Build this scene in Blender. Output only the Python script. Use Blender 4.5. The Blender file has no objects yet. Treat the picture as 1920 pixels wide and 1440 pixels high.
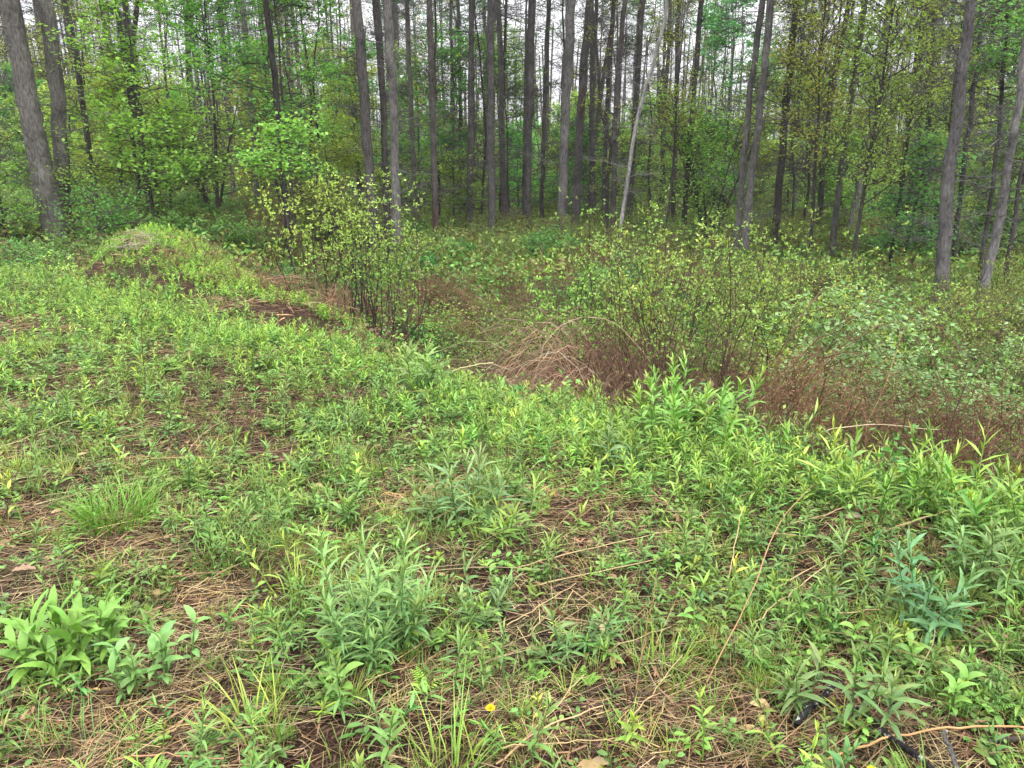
import bpy, math
import numpy as np
from mathutils import Vector, Matrix

# ------------------------------------------------------------------ camera, sky, sun
scene = bpy.context.scene
COL = scene.collection
PITCH = math.radians(16.0)
FPX = 1442.0
CAMZ = 1.62
cam_d = bpy.data.cameras.new("camera")
cam_d.sensor_width = 36.0
cam_d.lens = 36.0 * FPX / 1920.0
cam_d.clip_start = 0.05
cam_d.clip_end = 3000
cam = bpy.data.objects.new("camera", cam_d)
cam.location = (0, 0, CAMZ)
cam.rotation_euler = (math.pi / 2 - PITCH, 0, 0)
COL.objects.link(cam)
scene.camera = cam

SUN_EL, SUN_AZ = math.radians(58), math.radians(150)      # azimuth measured from +Y towards +X
w = bpy.data.worlds.new("World")
scene.world = w
w.use_nodes = True
nt = w.node_tree
nt.nodes.clear()
sky = nt.nodes.new('ShaderNodeTexSky')
sky.sky_type = 'NISHITA'
sky.sun_disc = False
sky.sun_elevation = SUN_EL
sky.sun_rotation = SUN_AZ
sky.air_density = 1.0
sky.dust_density = 6.0
hsv = nt.nodes.new('ShaderNodeHueSaturation')
hsv.inputs['Saturation'].default_value = 0.2
# cloud layer: overcast luminance, brighter overhead than at the horizon
tc = nt.nodes.new('ShaderNodeTexCoord')
sep = nt.nodes.new('ShaderNodeSeparateXYZ')
ramp = nt.nodes.new('ShaderNodeMapRange')
ramp.inputs['From Min'].default_value = 0.0
ramp.inputs['From Max'].default_value = 1.0
ramp.inputs['To Min'].default_value = 8.0
ramp.inputs['To Max'].default_value = 32.0
noi = nt.nodes.new('ShaderNodeTexNoise')
noi.inputs['Scale'].default_value = 2.5
noi.inputs['Detail'].default_value = 5
nr = nt.nodes.new('ShaderNodeMapRange')
nr.inputs['To Min'].default_value = 0.85
nr.inputs['To Max'].default_value = 1.15
mul = nt.nodes.new('ShaderNodeMath'); mul.operation = 'MULTIPLY'
cl = nt.nodes.new('ShaderNodeVectorMath'); cl.operation = 'SCALE'
cl.inputs[0].default_value = (0.955, 0.955, 1.0)
mx = nt.nodes.new('ShaderNodeMix'); mx.data_type = 'RGBA'
mx.inputs['Factor'].default_value = 0.88
bg = nt.nodes.new('ShaderNodeBackground')
bg.inputs['Strength'].default_value = 0.1
wo = nt.nodes.new('ShaderNodeOutputWorld')
L = nt.links.new
L(sky.outputs[0], hsv.inputs['Color'])
L(tc.outputs['Generated'], sep.inputs[0])
L(sep.outputs['Z'], ramp.inputs['Value'])
L(tc.outputs['Generated'], noi.inputs['Vector'])
L(noi.outputs['Fac'], nr.inputs['Value'])
L(ramp.outputs[0], mul.inputs[0]); L(nr.outputs[0], mul.inputs[1])
L(mul.outputs[0], cl.inputs['Scale'])
L(hsv.outputs[0], mx.inputs['A']); L(cl.outputs[0], mx.inputs['B'])
L(mx.outputs['Result'], bg.inputs['Color'])
L(bg.outputs[0], wo.inputs[0])

sd = bpy.data.lights.new("sun", 'SUN')
sd.energy = 1.5
sd.angle = math.radians(14)
sd.color = (1.0, 0.96, 0.9)
sun = bpy.data.objects.new("sun", sd)
dirv = Vector((math.sin(SUN_AZ) * math.cos(SUN_EL), math.cos(SUN_AZ) * math.cos(SUN_EL), math.sin(SUN_EL)))
sun.rotation_euler = dirv.to_track_quat('Z', 'Y').to_euler()
sun.location = (0, -5, 30)
COL.objects.link(sun)

scene.view_settings.view_transform = 'Standard'
scene.view_settings.look = 'None'
scene.view_settings.exposure = 0.68
scene.view_settings.gamma = 1.0
scene.cycles.max_bounces = 6
scene.cycles.diffuse_bounces = 4
scene.cycles.glossy_bounces = 1
scene.cycles.transmission_bounces = 4
scene.cycles.transparent_max_bounces = 2
scene.cycles.caustics_reflective = False
scene.cycles.caustics_refractive = False

# ------------------------------------------------------------------ numeric helpers
R = np.random.default_rng(11)
def U(a, b, n=None): return R.uniform(a, b, n)
def NRM(s, n=None): return R.normal(0, s, n)
def sstep(a, b, x):
    t = np.clip((x - a) / (b - a), 0, 1)
    return t * t * (3 - 2 * t)
_tab = np.random.default_rng(3).uniform(-1, 1, (256, 256))
def vnoise(x, y):
    x = np.asarray(x, float); y = np.asarray(y, float)
    xi = np.floor(x).astype(int); yi = np.floor(y).astype(int)
    fx = x - xi; fy = y - yi
    fx = fx * fx * (3 - 2 * fx); fy = fy * fy * (3 - 2 * fy)
    g = lambda i, j: _tab[i % 256, j % 256]
    return (g(xi, yi) * (1 - fx) + g(xi + 1, yi) * fx) * (1 - fy) + (g(xi, yi + 1) * (1 - fx) + g(xi + 1, yi + 1) * fx) * fy
def fbm(x, y, o=3):
    s = 0; a = 1
    for k in range(o):
        s = s + a * vnoise(x * 2 ** k + 17 * k, y * 2 ** k + 5 * k); a *= .5
    return s
EDGE = np.array([(30, -14), (5.2, .6), (2.9, 2.45), (2.19, 3.04), (1.65, 3.5), (.95, 4.15), (0, 5.1), (-1.65, 6.7),
                 (-3.2, 7.85), (-4.9, 9.4), (-7.6, 11.9), (-14, 14.2), (-60, 18)], float)
def seg_dist(x, y, a, b):
    ax, ay = a; bx, by = b
    dx, dy = bx - ax, by - ay
    t = np.clip(((x - ax) * dx + (y - ay) * dy) / (dx * dx + dy * dy), 0, 1)
    qx = x - ax - t * dx; qy = y - ay - t * dy
    return np.hypot(qx, qy), t, (dx * (y - ay) - dy * (x - ax))
def edge_sd(x, y):
    x = np.asarray(x, float); y = np.asarray(y, float)
    best = np.full(np.broadcast(x, y).shape, 1e9); sg = np.ones_like(best)
    for a, b in zip(EDGE[:-1], EDGE[1:]):
        d, t, c = seg_dist(x, y, a, b)
        m = d < best
        best = np.where(m, d, best); sg = np.where(m, np.where(c < 0, 1, -1), sg)
    return best * sg          # positive behind the edge
def H(x, y):
    x = np.asarray(x, float); y = np.asarray(y, float)
    s = edge_sd(x, y)
    drop = .22 + .68 * sstep(-7, -3, x)
    h = -drop * sstep(-.15, 2.0, s)
    h = h + .07 * np.exp(-((s + .35) / .5) ** 2)
    d, t, c = seg_dist(x, y, (-4.95, 11.35), (-2.35, 8.7))
    h = h + (1.12 - .48 * t) * np.exp(-(d / 1.0) ** 3) * (1 + .12 * fbm(x * 1.5, y * 1.5, 2))
    h = h - .10 * np.exp(-((s - .62) / .35) ** 2) * sstep(-6.2, -5.0, x) * (1 - sstep(-2.6, -1.6, x))
    h = h + .05 * fbm(x * .8, y * .8, 3) * sstep(0, 2, y) + .12 * fbm(x * .13, y * .13, 2) * sstep(8, 20, y)
    h = h + .018 * (np.clip(y - 26, 0, 500))
    return h
cp, sp = math.cos(PITCH), math.sin(PITCH)
def ray(px, py):
    a = (px - 960) / FPX; b = (720 - py) / FPX
    return np.array([a, cp + b * sp, -sp + b * cp])
def at(px, py, Y):
    d = ray(px, py); return np.array([0, 0, CAMZ]) + d * (Y / d[1])
def G(px, py, lift=0.0):
    d = ray(px, py); o = np.array([0, 0, CAMZ])
    t = 0.8
    while t < 120:
        p = o + d * t
        if p[2] <= H(p[0], p[1]) + lift: break
        t *= 1.01
    return p

# ------------------------------------------------------------------ geometry builders (everything quads)
class Geo:
    def __init__(s): s.V = []; s.F = []; s.C = []; s.n = 0
    def add(s, V, F, C):
        V = np.asarray(V, np.float32).reshape(-1, 3)
        C = np.asarray(C, np.float32)
        if C.ndim == 1: C = np.broadcast_to(C, (len(V), 3))
        s.V.append(V); s.F.append(np.asarray(F, np.int32) + s.n); s.C.append(C.reshape(-1, 3)); s.n += len(V)
        return s
    def get(s):
        if not s.V: return np.zeros((0, 3), np.float32), np.zeros((0, 4), np.int32), np.zeros((0, 3), np.float32)
        return np.concatenate(s.V), np.concatenate(s.F), np.concatenate(s.C)
    def merge(s, g):
        V, F, C = g.get()
        if len(V): s.add(V, F, C)
        return s

def tubes(P, Rr, sides=4, col=(.1, .1, .1)):
    """P (N,K,3) centre lines, Rr (N,K) radii"""
    P = np.asarray(P, float); Rr = np.asarray(Rr, float)
    N, K, _ = P.shape
    T = np.gradient(P, axis=1)
    T /= np.linalg.norm(T, axis=2, keepdims=True) + 1e-9
    ref = np.where(np.abs(T[..., 2:3]) > .9, np.array([1., 0, 0]), np.array([0, 0, 1.]))
    # one reference per line keeps rings from twisting
    ref = np.broadcast_to(ref[:, :1], T.shape)
    A = np.cross(T, ref); A /= np.linalg.norm(A, axis=2, keepdims=True) + 1e-9
    B = np.cross(T, A)
    th = np.arange(sides) * 2 * math.pi / sides
    V = P[:, :, None] + Rr[:, :, None, None] * (A[:, :, None] * np.cos(th)[None, None, :, None] + B[:, :, None] * np.sin(th)[None, None, :, None])
    idx = np.arange(N * K * sides).reshape(N, K, sides)
    a = idx[:, :-1]; b = idx[:, 1:]
    F = np.stack([a, np.roll(a, -1, 2), np.roll(b, -1, 2), b], -1).reshape(-1, 4)
    C = np.asarray(col, float)
    if C.ndim == 2: C = np.broadcast_to(C[:, None, None], (N, K, sides, 3)).reshape(-1, 3)
    return V, F, C

def blades(base, az, el, Ln, Wd, droop, prof, col, fold=0.0, twist=0.3, tipcol=None):
    """bent blades: N strips with K rows following a width profile"""
    base = np.asarray(base, float); N = len(base); K = len(prof)
    az = np.broadcast_to(az, N); el = np.broadcast_to(el, N); Ln = np.broadcast_to(Ln, N)
    Wd = np.broadcast_to(Wd, N); droop = np.broadcast_to(droop, N)
    u = np.linspace(0, 1, K)
    elk = el[:, None] - droop[:, None] * u[None]
    ds = Ln[:, None] / (K - 1)
    h = np.cos(elk) * ds; v = np.sin(elk) * ds
    h = np.concatenate([np.zeros((N, 1)), np.cumsum(h[:, :-1], 1)], 1)
    v = np.concatenate([np.zeros((N, 1)), np.cumsum(v[:, :-1], 1)], 1)
    P = base[:, None] + np.stack([h * np.cos(az)[:, None], h * np.sin(az)[:, None], v], -1)
    tw = NRM(twist, N)
    nor = np.stack([-np.sin(elk) * np.cos(az)[:, None], -np.sin(elk) * np.sin(az)[:, None], np.cos(elk)], -1)
    S0 = np.stack([-np.sin(az), np.cos(az), np.zeros(N)], -1)[:, None] * np.ones((1, K, 1))
    S = S0 * np.cos(tw)[:, None, None] + nor * np.sin(tw)[:, None, None]
    wv = (np.asarray(prof)[None] * Wd[:, None] * .5)[..., None]
    if fold > 0:
        V = np.stack([P - S * wv + nor * wv * fold, P, P + S * wv + nor * wv * fold], 2); c = 3
    else:
        V = np.stack([P - S * wv, P + S * wv], 2); c = 2
    idx = np.arange(N * K * c).reshape(N, K, c)
    F = np.stack([idx[:, :-1, :-1], idx[:, :-1, 1:], idx[:, 1:, 1:], idx[:, 1:, :-1]], -1).reshape(-1, 4)
    col = np.asarray(col, float)
    if col.ndim == 1: col = np.broadcast_to(col, (N, 3))
    Cc = np.broadcast_to(col[:, None, None], (N, K, c, 3)).copy()
    if tipcol is not None:
        uu = u[None, :, None, None]
        Cc = Cc * (1 - uu) + Cc * np.asarray(tipcol) * uu
    return V, F, Cc.reshape(-1, 3)

def leaves(pos, dirv, nor, Ln, Wd, col):
    """flat rhombic leaves, one quad each"""
    N = len(pos)
    d = dirv / (np.linalg.norm(dirv, axis=1, keepdims=True) + 1e-9)
    s = np.cross(nor, d); s /= np.linalg.norm(s, axis=1, keepdims=True) + 1e-9
    Ln = np.broadcast_to(Ln, N)[:, None]; Wd = np.broadcast_to(Wd, N)[:, None]
    V = np.stack([pos, pos + d * Ln * .45 + s * Wd * .5, pos + d * Ln, pos + d * Ln * .45 - s * Wd * .5], 1)
    F = np.arange(N * 4).reshape(N, 4)
    C = np.broadcast_to(np.asarray(col, float).reshape(-1, 1, 3) if np.ndim(col) == 2 else np.asarray(col, float), (N, 4, 3))
    return V, F, C.reshape(-1, 3)

def vary(col, n, dv=.18, dh=.10):
    """n random tints of a colour"""
    c = np.asarray(col, float)[None] * np.exp(NRM(dv, (n, 1)))
    c = c * np.exp(np.stack([NRM(dh, n), NRM(dh * .3, n), NRM(dh, n)], -1))
    return np.clip(c, .005, .9)

def scatter(geo, protos, xy, scale, tint=None, rz=None, tilt=.12, zoff=0.0, which=None, out=None):
    """realised copies of small plants standing on the ground"""
    out = out or Geo()
    n = len(xy)
    if n == 0: return out
    x, y = xy[:, 0], xy[:, 1]
    z = H(x, y) + zoff
    rz = U(0, 6.283, n) if rz is None else rz
    which = R.integers(0, len(protos), n) if which is None else which
    tx, ty = NRM(tilt, n), NRM(tilt, n)
    scale = np.broadcast_to(scale, n)
    for k, p in enumerate(protos):
        m = which == k
        if not m.any(): continue
        V, F, C = p
        c, s_ = np.cos(rz[m])[:, None], np.sin(rz[m])[:, None]
        sc = scale[m][:, None]
        X = (V[None, :, 0] * c - V[None, :, 1] * s_) * sc
        Y = (V[None, :, 0] * s_ + V[None, :, 1] * c) * sc
        Z = V[None, :, 2] * sc
        X = X + Z * tx[m][:, None]; Y = Y + Z * ty[m][:, None]
        W = np.stack([X + x[m][:, None], Y + y[m][:, None], Z + z[m][:, None]], -1)
        M = m.sum()
        FF = F[None] + (np.arange(M) * len(V))[:, None, None]
        CC = np.broadcast_to(C[None], (M, len(V), 3))
        if tint is not None: CC = CC * tint[m][:, None]
        out.add(W.reshape(-1, 3), FF.reshape(-1, 4), CC.reshape(-1, 3))
    return out

# ------------------------------------------------------------------ materials
MAT = {}
def mat_attr(name, rough=.6, spec=.3, transl=0.0, var=.25, nscale=8, bump=0.0, bscale=(30, 30, 30), objvar=.0, mot=None):
    m = bpy.data.materials.new(name); m.use_nodes = True
    n = m.node_tree.nodes; l = m.node_tree.links.new
    b = n['Principled BSDF']; out = n['Material Output']
    at_ = n.new('ShaderNodeAttribute'); at_.attribute_name = 'Col'
    tex = n.new('ShaderNodeTexCoord')
    no = n.new('ShaderNodeTexNoise'); no.inputs['Scale'].default_value = nscale; no.inputs['Detail'].default_value = 4
    l(tex.outputs['Object'], no.inputs['Vector'])
    mr = n.new('ShaderNodeMapRange'); mr.inputs['From Min'].default_value = .25; mr.inputs['From Max'].default_value = .75
    mr.inputs['To Min'].default_value = 1 - var; mr.inputs['To Max'].default_value = 1 + var
    l(no.outputs['Fac'], mr.inputs['Value'])
    sc = n.new('ShaderNodeVectorMath'); sc.operation = 'SCALE'
    l(at_.outputs['Color'], sc.inputs[0]); l(mr.outputs[0], sc.inputs['Scale'])
    colr = sc.outputs[0]
    if objvar:
        oi = n.new('ShaderNodeObjectInfo')
        hs = n.new('ShaderNodeHueSaturation')
        m1 = n.new('ShaderNodeMapRange'); m1.inputs['To Min'].default_value = .5 - objvar * .06; m1.inputs['To Max'].default_value = .5 + objvar * .06
        m2 = n.new('ShaderNodeMapRange'); m2.inputs['To Min'].default_value = 1 - objvar * .35; m2.inputs['To Max'].default_value = 1 + objvar * .35
        fr = n.new('ShaderNodeMath'); fr.operation = 'FRACT'
        f7 = n.new('ShaderNodeMath'); f7.operation = 'MULTIPLY'; f7.inputs[1].default_value = 7.31
        l(oi.outputs['Random'], m1.inputs['Value'])
        l(oi.outputs['Random'], f7.inputs[0]); l(f7.outputs[0], fr.inputs[0]); l(fr.outputs[0], m2.inputs['Value'])
        l(m1.outputs[0], hs.inputs['Hue']); l(m2.outputs[0], hs.inputs['Value']); l(colr, hs.inputs['Color'])
        colr = hs.outputs[0]
    if mot:                                       # pale lichen patches on bark
        n2 = n.new('ShaderNodeTexNoise'); n2.inputs['Scale'].default_value = mot[0]; n2.inputs['Detail'].default_value = 6; n2.inputs['Roughness'].default_value = .7
        l(tex.outputs['Object'], n2.inputs['Vector'])
        r2 = n.new('ShaderNodeMapRange'); r2.inputs['From Min'].default_value = mot[1]; r2.inputs['From Max'].default_value = mot[1] + .06
        l(n2.outputs['Fac'], r2.inputs['Value'])
        mm = n.new('ShaderNodeMix'); mm.data_type = 'RGBA'; mm.inputs['B'].default_value = (*mot[2], 1)
        l(r2.outputs[0], mm.inputs['Factor']); l(colr, mm.inputs['A']); colr = mm.outputs['Result']
    l(colr, b.inputs['Base Color'])
    b.inputs['Roughness'].default_value = rough
    b.inputs['Specular IOR Level'].default_value = spec
    if bump:
        mp = n.new('ShaderNodeMapping'); mp.inputs['Scale'].default_value = bscale
        nb = n.new('ShaderNodeTexNoise'); nb.inputs['Scale'].default_value = 1.0; nb.inputs['Detail'].default_value = 6; nb.inputs['Roughness'].default_value = .65
        l(tex.outputs['Object'], mp.inputs[0]); l(mp.outputs[0], nb.inputs['Vector'])
        bu = n.new('ShaderNodeBump'); bu.inputs['Strength'].default_value = bump; bu.inputs['Distance'].default_value = .03
        l(nb.outputs['Fac'], bu.inputs['Height']); l(bu.outputs[0], b.inputs['Normal'])
        # base colour also goes darker where the bump noise is low
        rr = n.new('ShaderNodeMapRange'); rr.inputs['From Min'].default_value = .35; rr.inputs['From Max'].default_value = .6
        rr.inputs['To Min'].default_value = .45; rr.inputs['To Max'].default_value = 1.15
        l(nb.outputs['Fac'], rr.inputs['Value'])
        s2 = n.new('ShaderNodeVectorMath'); s2.operation = 'SCALE'
        l(colr, s2.inputs[0]); l(rr.outputs[0], s2.inputs['Scale']); l(s2.outputs[0], b.inputs['Base Color'])
    if transl:
        tr = n.new('ShaderNodeBsdfTranslucent')
        gm = n.new('ShaderNodeVectorMath'); gm.operation = 'MULTIPLY'; gm.inputs[1].default_value = (1.15, 1.1, .55)
        l(colr, gm.inputs[0]); l(gm.outputs[0], tr.inputs['Color'])
        ms = n.new('ShaderNodeMixShader'); ms.inputs[0].default_value = transl
        l(b.outputs[0], ms.inputs[1]); l(tr.outputs[0], ms.inputs[2]); l(ms.outputs[0], out.inputs['Surface'])
    MAT[name] = m
    return m
mat_attr('leaf', .5, .35, .14, .2, 40, mot=(75, .665, (.17, .13, .045)))
mat_attr('char', .75, .3, 0, .5, 30, bump=1.0, bscale=(90, 90, 40))
mat_attr('tree_leaf', .55, .25, .5, .18, .9, objvar=.8)
mat_attr('shrub_leaf', .5, .3, .32, .2, 3, objvar=.45)
mat_attr('straw', .7, .2, .0, .2, 30)
mat_attr('twig', .8, .15, .0, .3, 12)
mat_attr('bark', .9, .1, 0, .4, 2.6, bump=1.0, bscale=(34, 34, 9), mot=(9, .64, (.20, .205, .18)))
mat_attr('lichen_bark', .9, .1, 0, .3, 20, bump=.8, bscale=(60, 60, 60), mot=(38, .56, (.42, .44, .38)))
mat_attr('petal', .6, .2, .2, .1, 60)

def ground_mat():
    m = bpy.data.materials.new('forest_soil'); m.use_nodes = True
    n = m.node_tree.nodes; l = m.node_tree.links.new
    b = n['Principled BSDF']; b.inputs['Roughness'].default_value = .95; b.inputs['Specular IOR Level'].default_value = .1
    tex = n.new('ShaderNodeTexCoord')
    def noise(s, d=6, r=.6):
        q = n.new('ShaderNodeTexNoise'); q.inputs['Scale'].default_value = s; q.inputs['Detail'].default_value = d; q.inputs['Roughness'].default_value = r
        l(tex.outputs['Object'], q.inputs['Vector']); return q
    a = noise(1.3); c = noise(28, 8, .75); g = noise(.6)
    r1 = n.new('ShaderNodeValToRGB'); e = r1.color_ramp.elements
    e[0].position = .3; e[0].color = (.016, .011, .008, 1); e[1].position = .72; e[1].color = (.13, .085, .05, 1)
    k = e.new(.5); k.color = (.045, .025, .017, 1)
    l(c.outputs['Fac'], r1.inputs[0])
    mixg = n.new('ShaderNodeMix'); mixg.data_type = 'RGBA'; mixg.inputs['B'].default_value = (.03, .055, .015, 1)
    rr = n.new('ShaderNodeMapRange'); rr.inputs['From Min'].default_value = .5; rr.inputs['From Max'].default_value = .7; rr.inputs['To Max'].default_value = .7
    l(a.outputs['Fac'], rr.inputs['Value']); l(rr.outputs[0], mixg.inputs['Factor']); l(r1.outputs[0], mixg.inputs['A'])
    l(mixg.outputs['Result'], b.inputs['Base Color'])
    bu = n.new('ShaderNodeBump'); bu.inputs['Strength'].default_value = .9; bu.inputs['Distance'].default_value = .03
    l(c.outputs['Fac'], bu.inputs['Height']); l(bu.outputs[0], b.inputs['Normal'])
    return m

# ------------------------------------------------------------------ object helpers
def mesh_of(geo, name, mat, smooth=False):
    V, F, C = geo.get() if isinstance(geo, Geo) else geo
    me = bpy.data.meshes.new(name)
    nv, nf = len(V), len(F)
    me.vertices.add(nv); me.vertices.foreach_set('co', V.astype(np.float32).ravel())
    me.loops.add(nf * 4); me.loops.foreach_set('vertex_index', F.astype(np.int32).ravel())
    me.polygons.add(nf)
    me.polygons.foreach_set('loop_start', np.arange(0, nf * 4, 4, dtype=np.int32))
    me.polygons.foreach_set('loop_total', np.full(nf, 4, dtype=np.int32))
    if smooth: me.polygons.foreach_set('use_smooth', np.ones(nf, dtype=bool))
    ca = me.color_attributes.new('Col', 'FLOAT_COLOR', 'POINT')
    c4 = np.ones((nv, 4), np.float32); c4[:, :3] = C
    ca.data.foreach_set('color', c4.ravel())
    me.materials.append(MAT[mat] if isinstance(mat, str) else mat)
    me.update(); me.validate()
    return me
def link(name, me, parent=None, loc=(0, 0, 0)):
    o = bpy.data.objects.new(name, me); COL.objects.link(o); o.location = loc
    if parent: o.parent = parent
    return o
def tag(o, label=None, cat=None, group=None, kind=None):
    if label: o['label'] = label
    if cat: o['category'] = cat
    if group: o['group'] = group
    if kind: o['kind'] = kind
    return o
def thing(name, label, cat, loc, rz=0, group=None):
    o = bpy.data.objects.new(name, None); COL.objects.link(o)
    o.empty_display_size = .1
    o.location = loc; o.rotation_euler = (0, 0, rz)
    return tag(o, label, cat, group)
def dup(root, loc, rz, s=1.0, label=None, group=None, rot=None):
    r = root.copy(); COL.objects.link(r); r.location = loc; r.rotation_euler = rot or (0, 0, rz); r.scale = (s, s, s)
    if label: r['label'] = label
    if group: r['group'] = group
    for ch in root.children:
        c = ch.copy(); COL.objects.link(c); c.parent = r
    return r

# ------------------------------------------------------------------ ground
def ground():
    def axis(lo, hi, fine_lo, fine_hi, step, n_out):
        a = np.arange(fine_lo, fine_hi + 1e-6, step)
        g = np.geomspace(step, 1, n_out)
        up = fine_hi + (hi - fine_hi) * (np.geomspace(1, 60, n_out + 1)[1:] - 1) / 59
        dn = fine_lo - (fine_lo - lo) * (np.geomspace(1, 60, n_out + 1)[1:] - 1) / 59
        return np.concatenate([dn[::-1], a, up])
    xs = axis(-600, 600, -11, 11, .06, 50); ys = axis(-300, 900, .2, 18, .06, 60)
    X, Y = np.meshgrid(xs, ys, indexing='ij')
    Z = H(X, np.minimum(Y, 120)) + .012 * fbm(X * 9, Y * 9, 2) * (np.abs(X) < 11) * (Y < 18)
    V = np.stack([X, Y, Z], -1).reshape(-1, 3)
    idx = np.arange(len(V)).reshape(X.shape)
    F = np.stack([idx[:-1, :-1], idx[1:, :-1], idx[1:, 1:], idx[:-1, 1:]], -1).reshape(-1, 4)
    o = link('ground', mesh_of((V, F, np.ones((len(V), 3), np.float32)), 'ground', ground_mat(), True))
    tag(o, 'uneven brown earth and leaf litter under the plants', None, None, 'structure')
ground()

# ------------------------------------------------------------------ colours (linear)
FRESH = (.165, .33, .055); MID = (.12, .235, .05); BLUE = (.14, .272, .062); OLIVE = (.14, .18, .045)
YEL = (.28, .40, .065); DEEP = (.06, .13, .035); TEAL = (.07, .17, .075)
STRAW = (.42, .31, .16); TAN = (.24, .15, .08); REDB = (.105, .058, .034); DARKB = (.045, .025, .018)
GREYB = (.20, .187, .17); TWIG = (.10, .07, .055)

# ------------------------------------------------------------------ plant prototypes
LANCE4 = (.25, 1, .75, .04)
LANCE3 = (.4, 1, .05)
GRASS4 = (1, .85, .55, .08)
GRASS3 = (1, .75, .1)
def goldenrod(h=.3, nl=26, ll=.095, lw=.015, fold=.35, prof=LANCE4, col=BLUE, bend=.03, top=True):
    """leafy unbranched stem; returns stem geo and leaf geo"""
    st, lf = Geo(), Geo()
    a = U(0, 6.28); K = 5
    u = np.linspace(0, 1, K)
    P = np.stack([np.cos(a) * bend * u ** 2, np.sin(a) * bend * u ** 2, h * u], -1)
    st.add(*tubes(P[None], (np.linspace(.0028, .0014, K))[None], 4, np.array(col) * .75))
    t = np.linspace(.08, 1, nl) ** .85
    az = np.arange(nl) * 2.4 + U(0, 6) + NRM(.25, nl)
    size = np.where(t < .35, .55 + t, np.where(t < .8, 1, 1.0 - (t - .8) * 2.2)) * U(.8, 1.15, nl)
    el = np.radians(-10 + 85 * t ** 1.6) + NRM(.16, nl)
    base = np.stack([np.interp(t, u, P[:, 0]), np.interp(t, u, P[:, 1]), t * h], -1)
    dr = U(.5, 1.3, nl) * (1.15 - .6 * t)
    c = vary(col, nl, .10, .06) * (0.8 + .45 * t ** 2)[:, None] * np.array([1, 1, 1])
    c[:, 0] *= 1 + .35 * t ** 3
    az = az + NRM(.2, nl); lf.add(*blades(base, az, el, ll * size, lw * size, dr, prof, c, fold, .45))
    return st, lf
def tuft(n=40, h=.2, w=.004, spread=.05, col=FRESH, prof=GRASS4, drp=(.4, 1.6), elr=(60, 88)):
    r = spread * np.sqrt(U(0, 1, n)); a = U(0, 6.28, n)
    base = np.stack([r * np.cos(a), r * np.sin(a), np.full(n, -.005)], -1)
    az = a + NRM(.7, n)
    g = Geo()
    g.add(*blades(base, az, np.radians(U(*elr, n)), h * U(.5, 1.1, n), w * U(.7, 1.3, n), U(*drp, n), prof, vary(col, n, .14, .10), 0, .6, (1.1, 1.05, .9)))
    return g
def rosette(n=9, l=.03, w=.018, h=.03, col=MID, fold=.15):
    """ground-cover sprig: short stalks with oval leaflets"""
    g = Geo(); a = U(0, 6.28, n); r = U(.005, .04, n)
    base = np.stack([r * np.cos(a), r * np.sin(a), U(.2, 1, n) * h], -1)
    g.add(*blades(base, a + NRM(.5, n), U(-.2, .6, n), l * U(.6, 1.2, n), w * U(.7, 1.2, n), U(0, .7, n), (.2, .9, .85, .1), vary(col, n, .15, .1), fold, .3))
    foot = base.copy(); foot[:, :2] *= .2; foot[:, 2] = 0
    g.add(*tubes(np.stack([foot, base], 1), np.full((n, 2), .0008), 3, np.array(col) * .7))
    return g
def feathery(n=5, l=.09, col=FRESH):
    """small pinnate leaves"""
    g = Geo()
    for k in range(n):
        a = U(0, 6.28); e = U(.4, 1.2); m = 9; u = np.linspace(.15, 1, m)
        ax = np.array([math.cos(a) * math.cos(e), math.sin(a) * math.cos(e), math.sin(e)])
        P = ax[None] * (u * l)[:, None]; P[:, 2] -= (u ** 2) * l * .3
        for sgn in (-1, 1):
            g.add(*blades(P, a + sgn * 1.1, .1, .028 * (1.15 - u), .009 * (1.2 - u * .7), .4, (.4, 1, .1), vary(col, m, .1, .05), 0, .2))
        Q = np.stack([np.zeros(3), P[m // 2], P[-1]])[None]
        g.add(*tubes(Q, np.full((1, 3), .0009), 3, np.array(col) * .6))
    return g
def strawmat(n=22, r=.16, l=.2, w=.003, col=STRAW, az0=None, jit=.7, z=(.004, .03), el=.09):
    g = Geo()
    a = U(0, 6.28, n); rr = r * np.sqrt(U(0, 1, n))
    base = np.stack([rr * np.cos(a), rr * np.sin(a), U(*z, n)], -1)
    az = U(0, 6.28, n) if az0 is None else az0 + NRM(jit, n)
    g.add(*blades(base, az, U(-.02, el, n), l * U(.4, 1.3, n), w * U(.5, 1.4, n), U(-.05, .25, n), GRASS3, vary(col, n, .25, .12), 0, .8))
    return g
def deadleaf(col):
    g = Geo(); n = 4
    a = U(0, 6.28, n); base = np.stack([U(-.08, .08, n), U(-.08, .08, n), U(.005, .02, n)], -1)
    g.add(*blades(base, a, U(-.1, .4, n), U(.04, .08, n), U(.02, .045, n), U(-.5, 1, n), (.3, 1, .9, .15), vary(col, n, .25, .12), .3, .6))
    return g
def join(*gs):
    o = Geo()
    for g in gs: o.merge(g)
    return o

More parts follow.
